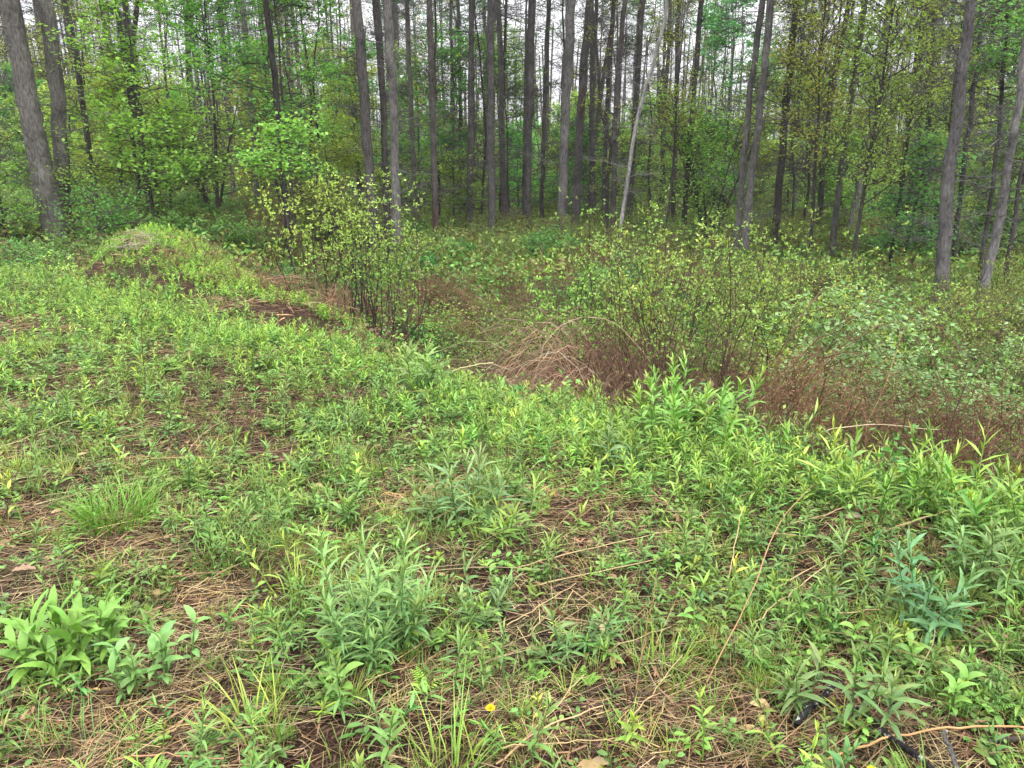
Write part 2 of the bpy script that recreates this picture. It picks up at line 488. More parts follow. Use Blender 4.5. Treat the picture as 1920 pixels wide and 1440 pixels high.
def column(x, y):
    px = 960 + FPX * x / (y * cp + .3)
    for lim, t in ((150, 'under the massive left pines'), (330, 'behind the left end of the mound'), (520, 'behind the mound'), (660, 'around the almost black trunk'),
                   (780, 'behind the tall dark stemmed shrub'), (880, 'near the torn footed pine'), (970, 'beside the central pine'), (1040, 'right of the central pine'),
                   (1120, 'by the broad grey pair'), (1220, 'about the leaning birch'), (1340, 'right of the birch'), (1430, 'by the pale pair of pines'),
                   (1560, 'right of the pale pair of pines'), (1700, 'left of the big right pine'), (1830, 'by the big right pine')):
        if px < lim: return t
    return 'at the right edge of the view'
def zone(x, y):
    d = 'close behind the bank' if y < 10 else 'in the middle hollow' if y < 15 else 'near the tree feet' if y < 23 else 'among the trunks'
    return column(x, y) + ' ' + d
print('protos')
gr_near = [goldenrod(U(.22, .34), 26, U(.07, .10), U(.010, .016)) for _ in range(7)]
gr_small = [join(*goldenrod(U(.06, .2), int(U(9, 20)), U(.035, .075), U(.006, .014), .3, LANCE4, vary(BLUE, 1, .15, .12)[0])).get() for _ in range(14)]
gr_far = [join(*goldenrod(U(.12, .32), int(U(14, 24)), U(.06, .11), U(.009, .019), 0, LANCE3, vary(BLUE, 1, .15, .12)[0])).get() for _ in range(10)]
t_bright = [tuft(int(U(10, 30)), U(.08, .2), U(.002, .004), U(.02, .07), (1, 1, 1)).get() for _ in range(10)]
t_lite = [tuft(14, .16, .006, .07, (1, 1, 1), GRASS3).get() for _ in range(5)]
ros = [rosette(U(7, 13).astype(int) if False else int(U(7, 13)), U(.02, .04), U(.012, .02), U(.02, .06), (1, 1, 1)).get() for _ in range(6)]
fea = [feathery(int(U(3, 7)), U(.06, .12), (1, 1, 1)).get() for _ in range(4)]
stw = [strawmat(24, .16, .15, .0022, (1, 1, 1)).get() for _ in range(6)]
stw_c = [strawmat(14, .2, .3, .0022, (1, 1, 1), .5, .35, (.01, .05)).get() for _ in range(4)]
lit = [strawmat(30, .14, .07, .005, (1, 1, 1), None, 1, (.002, .02)).get() for _ in range(5)]
dlf = [deadleaf((1, 1, 1)).get() for _ in range(5)]

# ------------------------------------------------------------------ where things grow on the near ground
BARE = [  # px, py, radius m, strength : patches of straw and brown thatch
    (410, 655, .35, 1), (50, 760, .35, .8), (60, 860, .3, .7), (430, 790, .4, 1), (510, 850, .3, .9), (350, 1370, .25, 1),
    (770, 930, .3, 1), (1060, 850, .35, 1), (1000, 1000, .35, .9), (880, 1090, .2, 1), (1180, 950, .35, .7), (1120, 1350, .22, 1),
    (30, 1000, .25, 1), (1000, 1170, .22, 1), (1250, 880, .3, .9), (600, 740, .3, .8), (300, 860, .3, .7), (880, 720, .3, .8),
    (470, 1100, .22, .7), (830, 1300, .2, .6), (1600, 960, .2, .7), (1300, 1400, .16, .6), (640, 690, .25, .6), (1130, 790, .2, .5),
    (250, 1330, .2, .8), (1000, 1270, .2, .8), (1460, 1350, .12, .6), (180, 700, .4, .5), (1450, 1000, .25, .4), (1700, 1230, .12, .5), (1660, 1390, .14, 1), (1760, 1430, .14, 1), (1535, 1330, .10, 1.1)]
BAREP = [(G(a, b), r, s) for a, b, r, s in BARE]
LOGP = [G(a, b) for a, b in ((1495, 1362), (1530, 1320), (1572, 1278), (1630, 1350), (1680, 1390), (1720, 1415), (1760, 1450), (1782, 1400), (1880, 1390))]
def keepoff(xy, r=.085):
    m = np.ones(len(xy), bool)
    for p in LOGP: m &= np.hypot(xy[:, 0] - p[0], (xy[:, 1] - p[1] + .03)) > r
    return xy[m]
def bare(x, y):
    v = np.zeros_like(x)
    for p, r, s in BAREP:
        v = np.maximum(v, s * np.exp(-((x - p[0]) ** 2 + ((y - p[1]) * .8) ** 2) / r ** 2))
    v = np.maximum(v, .95 * sstep(.1, .7, fbm(x * 1.7 + 9, y * 1.5 + 3, 3)))
    return v
def sample(n_per_m2, y0, y1, pad=.9, side='front'):
    area = (.70 * (y1 ** 2 - y0 ** 2)) + 2 * pad * (y1 - y0)
    n = int(n_per_m2 * area)
    # trapezoid sampling
    y = np.sqrt(U(0, 1, n) * ((y1 + 1) ** 2 - (y0 + 1) ** 2) + (y0 + 1) ** 2) - 1
    x = U(-1, 1, n) * (.70 * y + pad)
    s = edge_sd(x, y)
    m = s < .25 if side == 'front' else s > .05
    return np.stack([x, y], -1)[m]
def keep(xy, prob): return keepoff(xy[U(0, 1, len(xy)) < prob])
def mixtint(cols, n, x=None, y=None, f=1.2, dv=.15, dh=.08):
    cols = np.asarray(cols, float)
    v = (fbm(x * f, y * f, 2) * .35 + .5 + NRM(.18, n)) * (len(cols) - 1) if x is not None else U(0, len(cols) - 1, n)
    v = np.clip(v, 0, len(cols) - 1.001); i = v.astype(int); f_ = (v - i)[:, None]
    c = cols[i] * (1 - f_) + cols[i + 1] * f_
    return c * np.exp(NRM(dv, (n, 1))) * np.exp(np.stack([NRM(dh, n), NRM(.02, n), NRM(dh, n)], -1))

print('ground cover')
# matted straw and litter
g = Geo()
for y0, y1, d in ((1.0, 4, 230), (4, 8, 85), (8, 15, 20)):
    xy = sample(d, y0, y1)
    x, y = xy.T
    far = 1 + .12 * y
    k = U(0, 1, len(xy))
    b = bare(x, y)
    m1 = k < .12 + .42 * b; m2 = (k >= .52)
    scatter(g, stw, xy[m1], .8 * far[m1] ** .5, mixtint([TAN, STRAW, STRAW], m1.sum(), x[m1], y[m1], 1.3, .25) * (.85 + .3 * b[m1])[:, None], out=g)
    scatter(g, lit, xy[m2], far[m2] ** .6, mixtint([REDB, DARKB, REDB, TAN], m2.sum(), x[m2], y[m2], 1.6, .3), out=g)
    xy3 = sample(d * .10, y0, y1); scatter(g, dlf, xy3, U(.5, 1.0, len(xy3)), mixtint([REDB, TAN, STRAW], len(xy3), dv=.3), out=g)
    xy4 = sample(d * .12, y0, y1); xy4 = keep(xy4, .25 + bare(*xy4.T)); scatter(g, stw_c, xy4, U(.7, 1.3, len(xy4)), mixtint([TAN, STRAW], len(xy4), dv=.2), rz=NRM(.5, len(xy4)), out=g)
tag(link('dead_thatch', mesh_of(g, 'dead_thatch', 'straw')), 'matted tan straw and red brown litter lying between the green plants', 'dead thatch', None, 'stuff')
# small grass
g = Geo()
for y0, y1, d, pr, h in ((1.0, 4, 230, t_bright, .95), (4, 8, 105, t_bright, 1.0), (8, 15, 40, t_lite, 1.1)):
    xy = sample(d, y0, y1); x, y = xy.T
    xy = keep(xy, np.clip(.85 * (1 - .85 * bare(x, y)) * (.5 + .8 * sstep(-.5, .6, fbm(x * 1.4 - 4, y * 1.2, 2))), 0, 1)); x, y = xy.T
    scatter(g, pr, xy, h * U(.55, 1.15, len(xy)), mixtint([MID, FRESH, YEL, (.26, .32, .08), FRESH, BLUE], len(xy), x, y, .9), out=g)
tag(link('meadow_grass', mesh_of(g, 'meadow_grass', 'leaf')), 'short fresh green grass growing through the thatch', 'grass', None, 'stuff')
# creeping herbs
g = Geo()
for y0, y1, d, h in ((1.0, 4, 430, 1), (4, 8, 160, 1.4), (8, 15, 44, 2.0)):
    xy = sample(d, y0, y1); x, y = xy.T
    xy = keep(xy, np.clip((1 - .88 * bare(x, y)) * (.55 + .5 * vnoise(x * 2.2, y * 2.2)), 0, 1)); x, y = xy.T
    k = U(0, 1, len(xy)) < .8
    scatter(g, ros, xy[k], h * U(.6, 1.3, k.sum()), mixtint([MID, FRESH, MID, OLIVE, BLUE], k.sum(), x[k], y[k], 1.2, .22), out=g)
    k = ~k
    scatter(g, fea, xy[k], h * U(.6, 1.2, k.sum()), mixtint([MID, FRESH, YEL], k.sum(), x[k], y[k], 1.2, .2), out=g)
tag(link('creeping_herbs', mesh_of(g, 'creeping_herbs', 'leaf')), 'low creeping green herbs covering the ground between the stems', 'ground cover', None, 'stuff')

# goldenrod: the nearest as plants of their own, the rest as one growth
print('goldenrod')
def gr_density(x, y):
    s = edge_sd(x, y)
    crest = np.exp(-((s + .45) / .55) ** 2)
    v = .5 + .5 * sstep(-.1, .7, fbm(x * .9 + 2, y * .9 + 7, 2)) + .7 * crest
    v = v + .8 * sstep(.0, 1.2, x) * (y < 4) + .35 * np.exp(-((x + 5) ** 2 / 6 + (y - 9) ** 2 / 3))
    return v * (1 - .92 * bare(x, y) * (1 - .75 * crest))
LAND = [(G(a, b), t) for a, b, t in ((690, 1215, 'by the pale clump left of bottom centre'), (870, 985, 'by the clump in the middle foreground'),
    (1290, 850, 'beside the big dense clump'), (1160, 880, 'beside the small dark leaved clump'), (1720, 1200, 'beside the broad leaved blue green clump'),
    (1770, 930, 'in front of the dead ferns at the right'), (770, 735, 'left of the centre'), (130, 1270, 'by the glossy leaved herb at lower left'),
    (225, 985, 'by the thick bright grass tuft'), (840, 1440, 'at the bottom centre'), (1240, 1280, 'right of the oak leaf'), (1500, 1370, 'by the lichen covered stick'),
    (270, 760, 'near the tallest bare sapling'), (600, 780, 'behind the dark weed stubble'), (450, 1060, 'in the fine grass patch at left'), (1060, 1000, 'among the straw right of centre'),
    (1400, 1100, 'between the long pale stalks at right'), (980, 720, 'in front of the tan grass heap'), (1880, 1100, 'near the right edge'), (350, 1400, 'on the straw at the bottom left'))]
gn = []
for st, lf in gr_near:
    r = thing('goldenrod_plant', 'x', 'plant', (0, 0, 0))
    link('stem', mesh_of(st, 'stem', 'leaf', True), r); link('foliage', mesh_of(lf, 'foliage', 'leaf', True), r)
    gn.append(r)
xy = sample(24, 1.3, 5.2); x, y = xy.T
xy = keep(xy, np.clip(gr_density(x, y), 0, 1))
xy = xy[np.argsort(xy[:, 1])]
near_xy = xy[(np.abs(xy[:, 0]) < .68 * xy[:, 1] + .15)]
sel = np.sort(R.permutation(len(near_xy))[:210]); selset = near_xy[sel]
restm = np.ones(len(near_xy), bool); restm[sel] = False
rest = near_xy[restm]
used = set()
for i, (x_, y_) in enumerate(selset):
    k = i % len(gn); s = edge_sd(x_, y_)
    grp = 'goldenrod stems along the ridge crest' if s > -1.0 else 'goldenrod stems in the foreground meadow'
    q = min(LAND, key=lambda l: (x_ - l[0][0]) ** 2 + (y_ - l[0][1]) ** 2)
    lab = ('narrow leaved goldenrod stem on the ridge crest ' if s > -1.0 else 'leafy goldenrod stem in the meadow ') + q[1]
    loc = (x_, y_, float(H(x_, y_)) - .005); rz = U(0, 6.28); sc = U(.5, 1.0) * (.78 if s > -1 else .9)
    rot = (NRM(.12), NRM(.12), rz)
    if k not in used:
        used.add(k); r = gn[k]; r.location = loc; r.rotation_euler = rot; r.scale = (sc,) * 3; tag(r, lab, None, grp)
    else: dup(gn[k], loc, rz, sc, lab, grp, rot)
g = Geo()
fullp = [join(a, b).get() for a, b in gr_near]
scatter(g, fullp, rest, U(.55, 1.1, len(rest)), mixtint([(1, 1, 1), (1.3, 1.15, .8)], len(rest)), out=g)
xy = sample(125, 1.0, 5.2); x, y = xy.T
xy = keep(xy, np.clip(gr_density(x, y), 0, 1)); x, y = xy.T
scatter(g, gr_small, xy, U(.6, 1.3, len(xy)), mixtint([(1, 1, 1), (1.5, 1.3, .7), (.9, .95, .9), (.7, .85, .8), (1.4, 1.1, .8)], len(xy), x, y, 1.5), tilt=.3, out=g)
for y0, y1, d in ((5.2, 9, 85), (9, 15, 46)):
    xy = sample(d, y0, y1, 1.5); x, y = xy.T
    xy = keep(xy, np.clip(gr_density(x, y) * .95, 0, 1)); x, y = xy.T
    scatter(g, gr_far, xy, U(.4, .85, len(xy)), mixtint([(.75, .85, .8), (1.1, 1.15, .9), (1.35, 1.3, .85), (.9, 1.05, .9)], len(xy), x, y, .8), tilt=.2, out=g)
# extra thick band right at the crest
n = 2600
t = U(0, 1, n) ** 1.0
ex = np.interp(t, np.linspace(0, 1, 9), EDGE[2:11, 0]); ey = np.interp(t, np.linspace(0, 1, 9), EDGE[2:11, 1])
off = NRM(.28, n) - .42
cx = ex + off * .62; cy = ey + off * .78
m = (edge_sd(cx, cy) < .2) & (cy > 3.3)
cxy = np.stack([cx, cy], -1)[m]
scatter(g, gr_far, cxy, U(.4, .75, len(cxy)), mixtint([(.85, 1.0, .9), (1.2, 1.25, .9), (1.0, 1.12, .95)], len(cxy), cxy[:, 0], cxy[:, 1], .8), tilt=.15, out=g)
# shoots running down the back of the bank at the right
n = 2200
bx_ = U(.4, 4.6, n); by_ = U(2.4, 6.4, n); q_ = edge_sd(bx_, by_)
m = (q_ > .15) & (q_ < 2.2) & (vnoise(bx_ * 1.6, by_ * 1.6) > -.15)
bxy = np.stack([bx_, by_], -1)[m]
scatter(g, gr_far, bxy, U(.6, 1.1, len(bxy)), mixtint([(.9, 1.0, .85), (1.3, 1.25, .85)], len(bxy)), tilt=.25, out=g)
n = 1500
bx_ = U(1.35, 4.2, n); by_ = U(1.8, 4.6, n); q_ = edge_sd(bx_, by_)
bxy = np.stack([bx_, by_], -1)[(q_ > -.3) & (q_ < .75) & (vnoise(bx_ * 2.3, by_ * 2.3) > -.45)]
scatter(g, gr_far, bxy, U(.7, 1.35, len(bxy)), mixtint([(.8, .95, .85), (1.1, 1.2, .9), (1.3, 1.3, .85)], len(bxy)), tilt=.2, out=g)
# mound
n = 9000
mx_ = U(-7.2, -1.6, n); my_ = U(8.2, 13.2, n)
d, t, c = seg_dist(mx_, my_, (-4.95, 11.35), (-2.35, 8.7))
m = (d < 1.8) & (edge_sd(mx_, my_) > .4) & ~((c < 0) & (d > .55 + .3 * (1 - t)) & (t > .3) & (vnoise(mx_ * 1.8, my_ * 1.8) > .25))
mxy = np.stack([mx_, my_], -1)[m]
scatter(g, gr_far, mxy, U(.32, .6, len(mxy)), mixtint([(1.5, 1.6, 1.0), (1.25, 1.35, .95)], len(mxy), mxy[:, 0], mxy[:, 1], .8), tilt=.2, out=g)
tag(link('goldenrod_growth', mesh_of(g, 'goldenrod_growth', 'leaf')), 'thick growth of young goldenrod and aster shoots over the bank and the mound', 'goldenrod growth', None, 'stuff')

# ------------------------------------------------------------------ single plants that stand out in the foreground
print('hero plants')
def hero(name, label, cat, px, py, parts, group=None, rz=0, s=1):
    p = G(px, py)
    r = thing(name, label, cat, (p[0], p[1], float(H(p[0], p[1])) - .004), rz, group); r.scale = (s, s, s)
    for pn, gg, mt in parts: link(pn, mesh_of(gg, pn, mt, True), r)
    return r
def clump(n, rad, h, nl, ll, lw, col, fold=.35, lean=.25):
    st, lf = Geo(), Geo()
    for i in range(n):
        a, b = goldenrod(h * U(.45, 1.1), nl, ll * U(.8, 1.1), lw * U(.8, 1.1), fold, LANCE4, vary(col, 1, .08, .05)[0])
        q = U(0, 6.28); r = rad * math.sqrt(U(0, 1)); z = U(0, 6.28)
        for src, dst in ((a, st), (b, lf)):
            V, F, C = src.get(); V = V.copy()
            X = V[:, 0] * math.cos(z) - V[:, 1] * math.sin(z); Y = V[:, 0] * math.sin(z) + V[:, 1] * math.cos(z)
            V[:, 0] = X + r * math.cos(q) + V[:, 2] * lean * r / max(rad, .01) * math.cos(q); V[:, 1] = Y + r * math.sin(q) + V[:, 2] * lean * r / max(rad, .01) * math.sin(q)
            dst.add(V, F, C)
    return [('stems', st, 'leaf'), ('foliage', lf, 'leaf')]
def C_(label, px, py, *a, **k): hero('goldenrod_clump', label, 'plant', px, py, clump(*a, **k), 'large goldenrod clumps')
C_('tall pale goldenrod clump with long drooping leaves left of the bottom centre', 690, 1215, 30, .15, .33, 26, .10, .0115, (.165, .32, .095), lean=.35)
C_('fresh green goldenrod clump standing behind the dark thatch in the middle foreground', 870, 985, 9, .14, .30, 26, .12, .015, (.15, .27, .09), lean=.5)
C_('short yellow green shoot cluster just right of the middle goldenrod clump', 960, 1010, 8, .10, .17, 14, .12, .014, (.18, .32, .06), lean=.8)
C_('big dense dark green goldenrod clump at the ridge edge in front of the brown stems', 1290, 850, 34, .30, .42, 28, .10, .021, (.15, .34, .06), lean=.35)
C_('small dark leaved goldenrod clump left of the big dense clump', 1160, 880, 6, .09, .30, 20, .09, .023, (.13, .24, .07), lean=.5)
C_('blue green broad leaved goldenrod clump near the right edge of the foreground', 1720, 1200, 8, .08, .27, 22, .09, .018, (.10, .235, .085), lean=.5)
C_('broad bank of narrow leaved goldenrod under the dead ferns at the right', 1770, 930, 30, .35, .36, 26, .11, .014, (.16, .30, .06), lean=.3)
C_('goldenrod clump at the right edge of the photo beside the dead ferns', 1900, 960, 16, .2, .36, 26, .11, .015, (.15, .28, .065), lean=.3)
C_('upright goldenrod pair on the bank just left of the centre', 770, 735, 5, .12, .36, 24, .15, .02, (.16, .29, .08), lean=.4)
C_('goldenrod shoots in the bottom right corner above the charred branch', 1620, 1370, 3, .05, .26, 20, .10, .018, (.13, .24, .07))
C_('goldenrod shoots at the right edge below the broad bank', 1860, 1090, 10, .16, .3, 24, .10, .014, (.14, .26, .075), lean=.4)
C_('small goldenrod clump left of the lichen covered stick', 1510, 1340, 4, .05, .2, 18, .09, .013, (.13, .24, .07))
C_('goldenrod clump on the bare slope above the thick grass tuft', 640, 990, 4, .06, .22, 20, .08, .016, (.17, .31, .07))
C_('low goldenrod clump in front of the oak leaf', 1070, 1235, 8, .08, .17, 18, .08, .012, (.12, .24, .07), lean=.6)
C_('low goldenrod clump above the bent straw stalks at the bottom', 890, 1170, 7, .08, .13, 18, .07, .011, (.12, .24, .075), lean=.7)
C_('narrow leaved clump between the two long pale stalks at the right', 1600, 1130, 9, .12, .2, 20, .09, .010, (.14, .25, .07), lean=.6)

def broadleaf(n, h, ll, lw, col):
    st, lf = Geo(), Geo()
    for i in range(n):
        a = U(0, 6.28); r = U(.02, .12); hh = h * U(.6, 1.1); m = int(U(7, 11))
        u = np.linspace(0, 1, 4); bx, by = r * math.cos(a), r * math.sin(a)
        P = np.stack([bx + .3 * r * math.cos(a) * u, by + .3 * r * math.sin(a) * u, hh * u], -1)
        st.add(*tubes(P[None], np.linspace(.004, .002, 4)[None], 5, np.array(col) * .7))
        t = np.linspace(.1, 1, m)
        base = np.stack([np.interp(t, u, P[:, k]) for k in range(3)], -1)
        sz = np.sin(np.clip(t * 1.2 + .45, 0, 2.6)) * U(.85, 1.1, m)
        lf.add(*blades(base, np.arange(m) * 2.4 + U(0, 6), np.radians(10 + 55 * t) + NRM(.12, m), ll * sz, lw * sz, U(.7, 1.5, m),
                       (.22, .75, 1, .9, .55, .04), vary(col, m, .09, .05), .35, .3))
    return [('stems', st, 'leaf'), ('foliage', lf, 'leaf')]
hero('broadleaf_herb', 'bright green herb with long glossy drooping leaves at the lower left', 'plant', 130, 1270, broadleaf(16, .19, .12, .030, (.17, .33, .055)), 'broad leaved herbs')
hero('broadleaf_herb', 'light green herb with pointed oval leaves right of the glossy leaved one', 'plant', 300, 1290, broadleaf(9, .19, .07, .026, (.16, .31, .08)), 'broad leaved herbs')
hero('broadleaf_herb', 'small light green seedling with oval leaves left of the bottom centre', 'plant', 610, 1300, broadleaf(2, .12, .08, .03, (.19, .34, .07)), 'broad leaved herbs')
hero('broadleaf_herb', 'pair of oval leaved shoots between the straw stalks right of centre', 'plant', 1560, 1200, broadleaf(3, .14, .06, .026, (.18, .34, .06)), 'broad leaved herbs')
hero('broadleaf_herb', 'short oval leaved plant beside the yellow flower at the right', 'plant', 1790, 1310, broadleaf(3, .12, .07, .026, (.17, .33, .06)), 'broad leaved herbs')
def T_(label, px, py, *a, **k): hero('grass_tuft', label, 'grass tuft', px, py, [('blades', tuft(*a, **k), 'leaf')], 'grass tufts')
T_('thick bright green grass tuft on the left slope', 225, 985, 300, .27, .0048, .15, (.15, .32, .045), elr=(50, 89))
T_('pale yellow green grass tuft at the bottom edge', 840, 1470, 70, .28, .005, .10, (.22, .36, .065))
T_('fine thin grass patch right of the thick bright tuft', 440, 1060, 160, .2, .003, .18, (.13, .25, .06))
T_('sparse yellowish grass tuft at the lower left', 480, 1370, 34, .24, .005, .08, (.32, .40, .08))
T_('pale bent grass tuft below the dark brown stubble', 640, 810, 50, .22, .004, .08, (.25, .33, .14))
T_('arching grass tuft right of the oak leaf', 1240, 1280, 80, .2, .004, .12, (.20, .34, .06))
T_('fine olive grass tuft in the right foreground', 1380, 1255, 120, .16, .0028, .09, (.15, .24, .06))
T_('green grass tuft at the bottom left corner', 120, 1430, 60, .18, .004, .14, (.14, .27, .07))
T_('yellow green blades in the left half below the fine grass patch', 560, 1120, 30, .2, .005, .07, (.28, .40, .06))

# dandelions
def flower(label, px, py, h):
    st, hd = Geo(), Geo()
    P = np.array([[0, 0, 0], [.006, .004, h * .5], [.004, -.003, h]])
    st.add(*tubes(P[None], np.full((1, 3), .0018), 5, (.14, .26, .06)))
    for el, nn, l in ((.15, 18, .017), (.6, 14, .014), (1.1, 9, .010)):
        hd.add(*blades(np.tile(P[-1], (nn, 1)), np.arange(nn) * 6.283 / nn, el, l, .005, .3, (.5, 1, .8), (.75, .50, .02), 0, .2))
    lv = Geo(); lv.add(*blades(np.zeros((7, 3)), np.arange(7) * .9, .4, .09, .022, .7, (.2, .6, .5, 1, .1), vary((.13, .28, .05), 7), .3))
    hero('dandelion', label, 'flower', px, py, [('stem', st, 'leaf'), ('flower_head', hd, 'petal'), ('leaves', lv, 'leaf')], 'yellow dandelions', s=.85)
flower('open yellow dandelion near the right edge', 1797, 1330, .11)
flower('open yellow dandelion at the bottom edge beside the charred branch', 1625, 1490, .09)
flower('half closed yellow dandelion bud at the bottom centre', 918, 1370, .10)

# dry leaves
def dryleaf(label, px, py, L_, W_, col, rz):
    g = Geo()
    prof = np.array([.15, .7, .45, 1, .6, .9, .4, .5, .05])
    g.add(*blades(np.array([[0, 0, .035]]), 0, .25, L_, W_, .6, prof, col, .25, 0))
    hero('dry_leaf', label, 'leaf', px, py, [('blade', g, 'straw')], 'pale dry leaves', rz)
dryleaf('pale lobed oak leaf lying on the thatch at the bottom centre', 1135, 1200, .085, .05, (.30, .21, .14), 2.0)
dryleaf('pale curled dry leaf between the straw stalks at the right', 1585, 985, .09, .07, (.28, .23, .16), .3)
dryleaf('pale dry leaf lying at the left edge', 25, 1085, .09, .06, (.26, .17, .11), .2)

# long dead stalks
def stalk(label, pts, r0, r1, col, name='dead_stalk', group='long dead stalks lying over the plants', lifts=None, mat='straw', cat='dead stalk', side=0, twigs=0):
    lifts = lifts or [.05] * len(pts)
    W = np.array([G(a, b, l_) for (a, b), l_ in zip(pts, lifts)])
    W[:, 2] = [H(p[0], p[1]) + l_ for p, l_ in zip(W, lifts)]
    t = np.linspace(0, 1, len(W)); tt = np.linspace(0, 1, max(10, 4 * len(W)))
    # smooth by quadratic interpolation
    P = np.stack([np.interp(tt, t, W[:, k]) for k in range(3)], -1)
    for _ in range(3): P[1:-1] = (P[:-2] + 2 * P[1:-1] + P[2:]) / 4
    P[1:-1] += NRM(.0025, P[1:-1].shape)
    base = P[0].copy(); g = Geo()
    g.add(*tubes((P - base)[None], np.linspace(r0, r1, len(P))[None], 6, col))
    if twigs:
        i = R.integers(2, len(P) - 1, twigs); s = (P - base)[i]
        e = s + NRM(.05, (twigs, 3)) + np.array([0, 0, .03])
        g.add(*tubes(np.stack([s, (s + e) / 2 + NRM(.008, s.shape), e], 1), np.tile([r1 * .8, r1 * .6, r1 * .4], (twigs, 1)), 4, col))
    o = link(name, mesh_of(g, name, mat, True), None, base)
    tag(o, label, cat, group)
    return o
stalk('long orange brown stalk arching up from the right foreground to the dead ferns', [(1305, 1315), (1400, 1140), (1460, 970), (1560, 880), (1660, 850)], .0026, .0014, (.36, .21, .11), lifts=[.0, .12, .18, .14, .03])
stalk('pale stalk bending over in the right middle below the ferns', [(1530, 975), (1600, 945), (1680, 928), (1770, 930)], .003, .002, STRAW, lifts=[.02, .07, .1, .08])
stalk('straight pale stalk below the bending one at the right', [(1600, 1012), (1690, 985), (1785, 958)], .003, .002, STRAW, lifts=[.03, .05, .1])
stalk('thick tan stalk lying across the bottom right corner', [(1540, 1428), (1680, 1385), (1800, 1362), (1925, 1370)], .004, .003, (.42, .24, .11), lifts=[.02, .05, .09, .09])
stalk('bent tan stalk running up to the right from the bottom centre', [(930, 1440), (1020, 1368), (1130, 1325)], .003, .002, (.48, .32, .17), lifts=[.02, .05, .09])
stalk('thin straw stalk crossing behind the bent tan one', [(950, 1420), (1030, 1340), (1095, 1268)], .002, .0015, STRAW, lifts=[.02, .05, .07])
stalk('thin pale stalk lying flat at the bottom edge', [(940, 1405), (1070, 1396), (1210, 1385)], .002, .0012, STRAW, lifts=[.04, .05, .05])
stalk('long pale stalk crossing the centre of the foreground, the upper of two', [(960, 1070), (1100, 1030), (1260, 995)], .0025, .0018, STRAW, lifts=[.02, .06, .09])
stalk('long pale stalk crossing the centre of the foreground, the lower of two', [(990, 1105), (1130, 1072), (1300, 1040)], .0025, .0018, STRAW, lifts=[.02, .06, .07])
stalk('thin stalk rising towards the right above the oak leaf', [(950, 1180), (1000, 1150), (1080, 1095)], .002, .0015, STRAW)
stalk('upright pale stalk leaning over the right foreground grass', [(1365, 1095), (1378, 1020), (1395, 955)], .0025, .0018, STRAW, lifts=[.0, .12, .22])
stalk('straight tan stalk lying diagonally in the right foreground', [(1415, 1168), (1480, 1118), (1548, 1065)], .003, .002, STRAW, lifts=[.04, .08, .11])
stalk('thinner tan stalk just above the diagonal one', [(1438, 1118), (1510, 1075), (1585, 1040)], .0022, .0015, STRAW, lifts=[.04, .08, .09])
stalk('short pale stalk lying level near the blue green clump', [(1560, 1156), (1612, 1150), (1665, 1142)], .0025, .002, STRAW)
stalk('thin bent stalk left of the upright pale one', [(1345, 1060), (1335, 1000), (1315, 970)], .002, .0015, STRAW, lifts=[.0, .1, .15])
stalk('dark thin stalk leaning at the left edge of the foreground', [(0, 1000), (22, 930), (45, 850)], .003, .0015, DARKB, lifts=[0, .14, .3])
stalk('dark stalk leaning on the left slope above the thick tuft', [(30, 885), (70, 820), (115, 745)], .003, .0015, DARKB, lifts=[0, .12, .26])
stalk('yellowish stalk lying on the crest right of the upright pair', [(848, 697), (880, 688), (925, 682)], .004, .003, (.5, .48, .22), lifts=[.3, .35, .36])
stalk('reddish stalk bottom left corner of the thatch', [(215, 1425), (300, 1420), (420, 1424)], .0025, .0015, (.4, .2, .12))
stalk('thin straw stalk across the lower left thatch', [(350, 1115), (400, 1085), (465, 1050)], .002, .0015, STRAW)
stalk('thin straw stalk lying right of the dead leaf', [(1165, 1370), (1210, 1320), (1280, 1230)], .002, .0015, STRAW)
def randstalks():
    xy = sample(2.2, 1.6, 8.5, .2)[:150]
    for i, (x_, y_) in enumerate(xy):
        L_ = U(.2, .6); a = .45 + NRM(.6); k = 7; u = np.linspace(0, 1, k)
        P = np.stack([x_ + L_ * u * math.cos(a), y_ + L_ * u * math.sin(a), 0 * u], -1)
        P[:, 2] = H(P[:, 0], P[:, 1]) + .03 + U(.0, .12) * u ** .7 + NRM(.004, k)
        P[:, :2] += NRM(.006, (k, 2)); b = P[0].copy(); P -= b
        g = Geo(); g.add(*tubes(P[None], np.linspace(.002, .001, k)[None], 4, vary(STRAW if i % 3 else TAN, 1)[0]))
        tag(link('dead_stalk', mesh_of(g, 'dead_stalk', 'straw', True), None, b), 'thin straw coloured stalk lying ' + min(LAND, key=lambda l: (x_ - l[0][0]) ** 2 + (y_ - l[0][1]) ** 2)[1], 'dead stalk', 'thin fallen straw stalks')
randstalks()
def hung(label, pts, Y, r0, r1, col):
    W = np.array([at(a, b, y_) for (a, b), y_ in zip(pts, Y)]); f = W[0].copy(); f[2] = float(H(f[0], f[1])) - .02
    if W[0][2] - f[2] > .02: W = np.concatenate([[f + (W[0] - W[1]) * np.array([.25, .25, 0])], W])
    t = np.linspace(0, 1, len(W)); tt = np.linspace(0, 1, 16); P = np.stack([np.interp(tt, t, W[:, k]) for k in range(3)], -1)
    for _ in range(3): P[1:-1] = (P[:-2] + 2 * P[1:-1] + P[2:]) / 4
    P[1:-1] += NRM(.004, P[1:-1].shape); b = P[0].copy(); P -= b; g = Geo()
    g.add(*tubes(P[None], np.linspace(r0, r1, 16)[None], 5, col))
    tag(link('dead_stalk', mesh_of(g, 'dead_stalk', 'straw', True), None, b), label, 'dead stalk', 'long dead stalks lying over the plants')
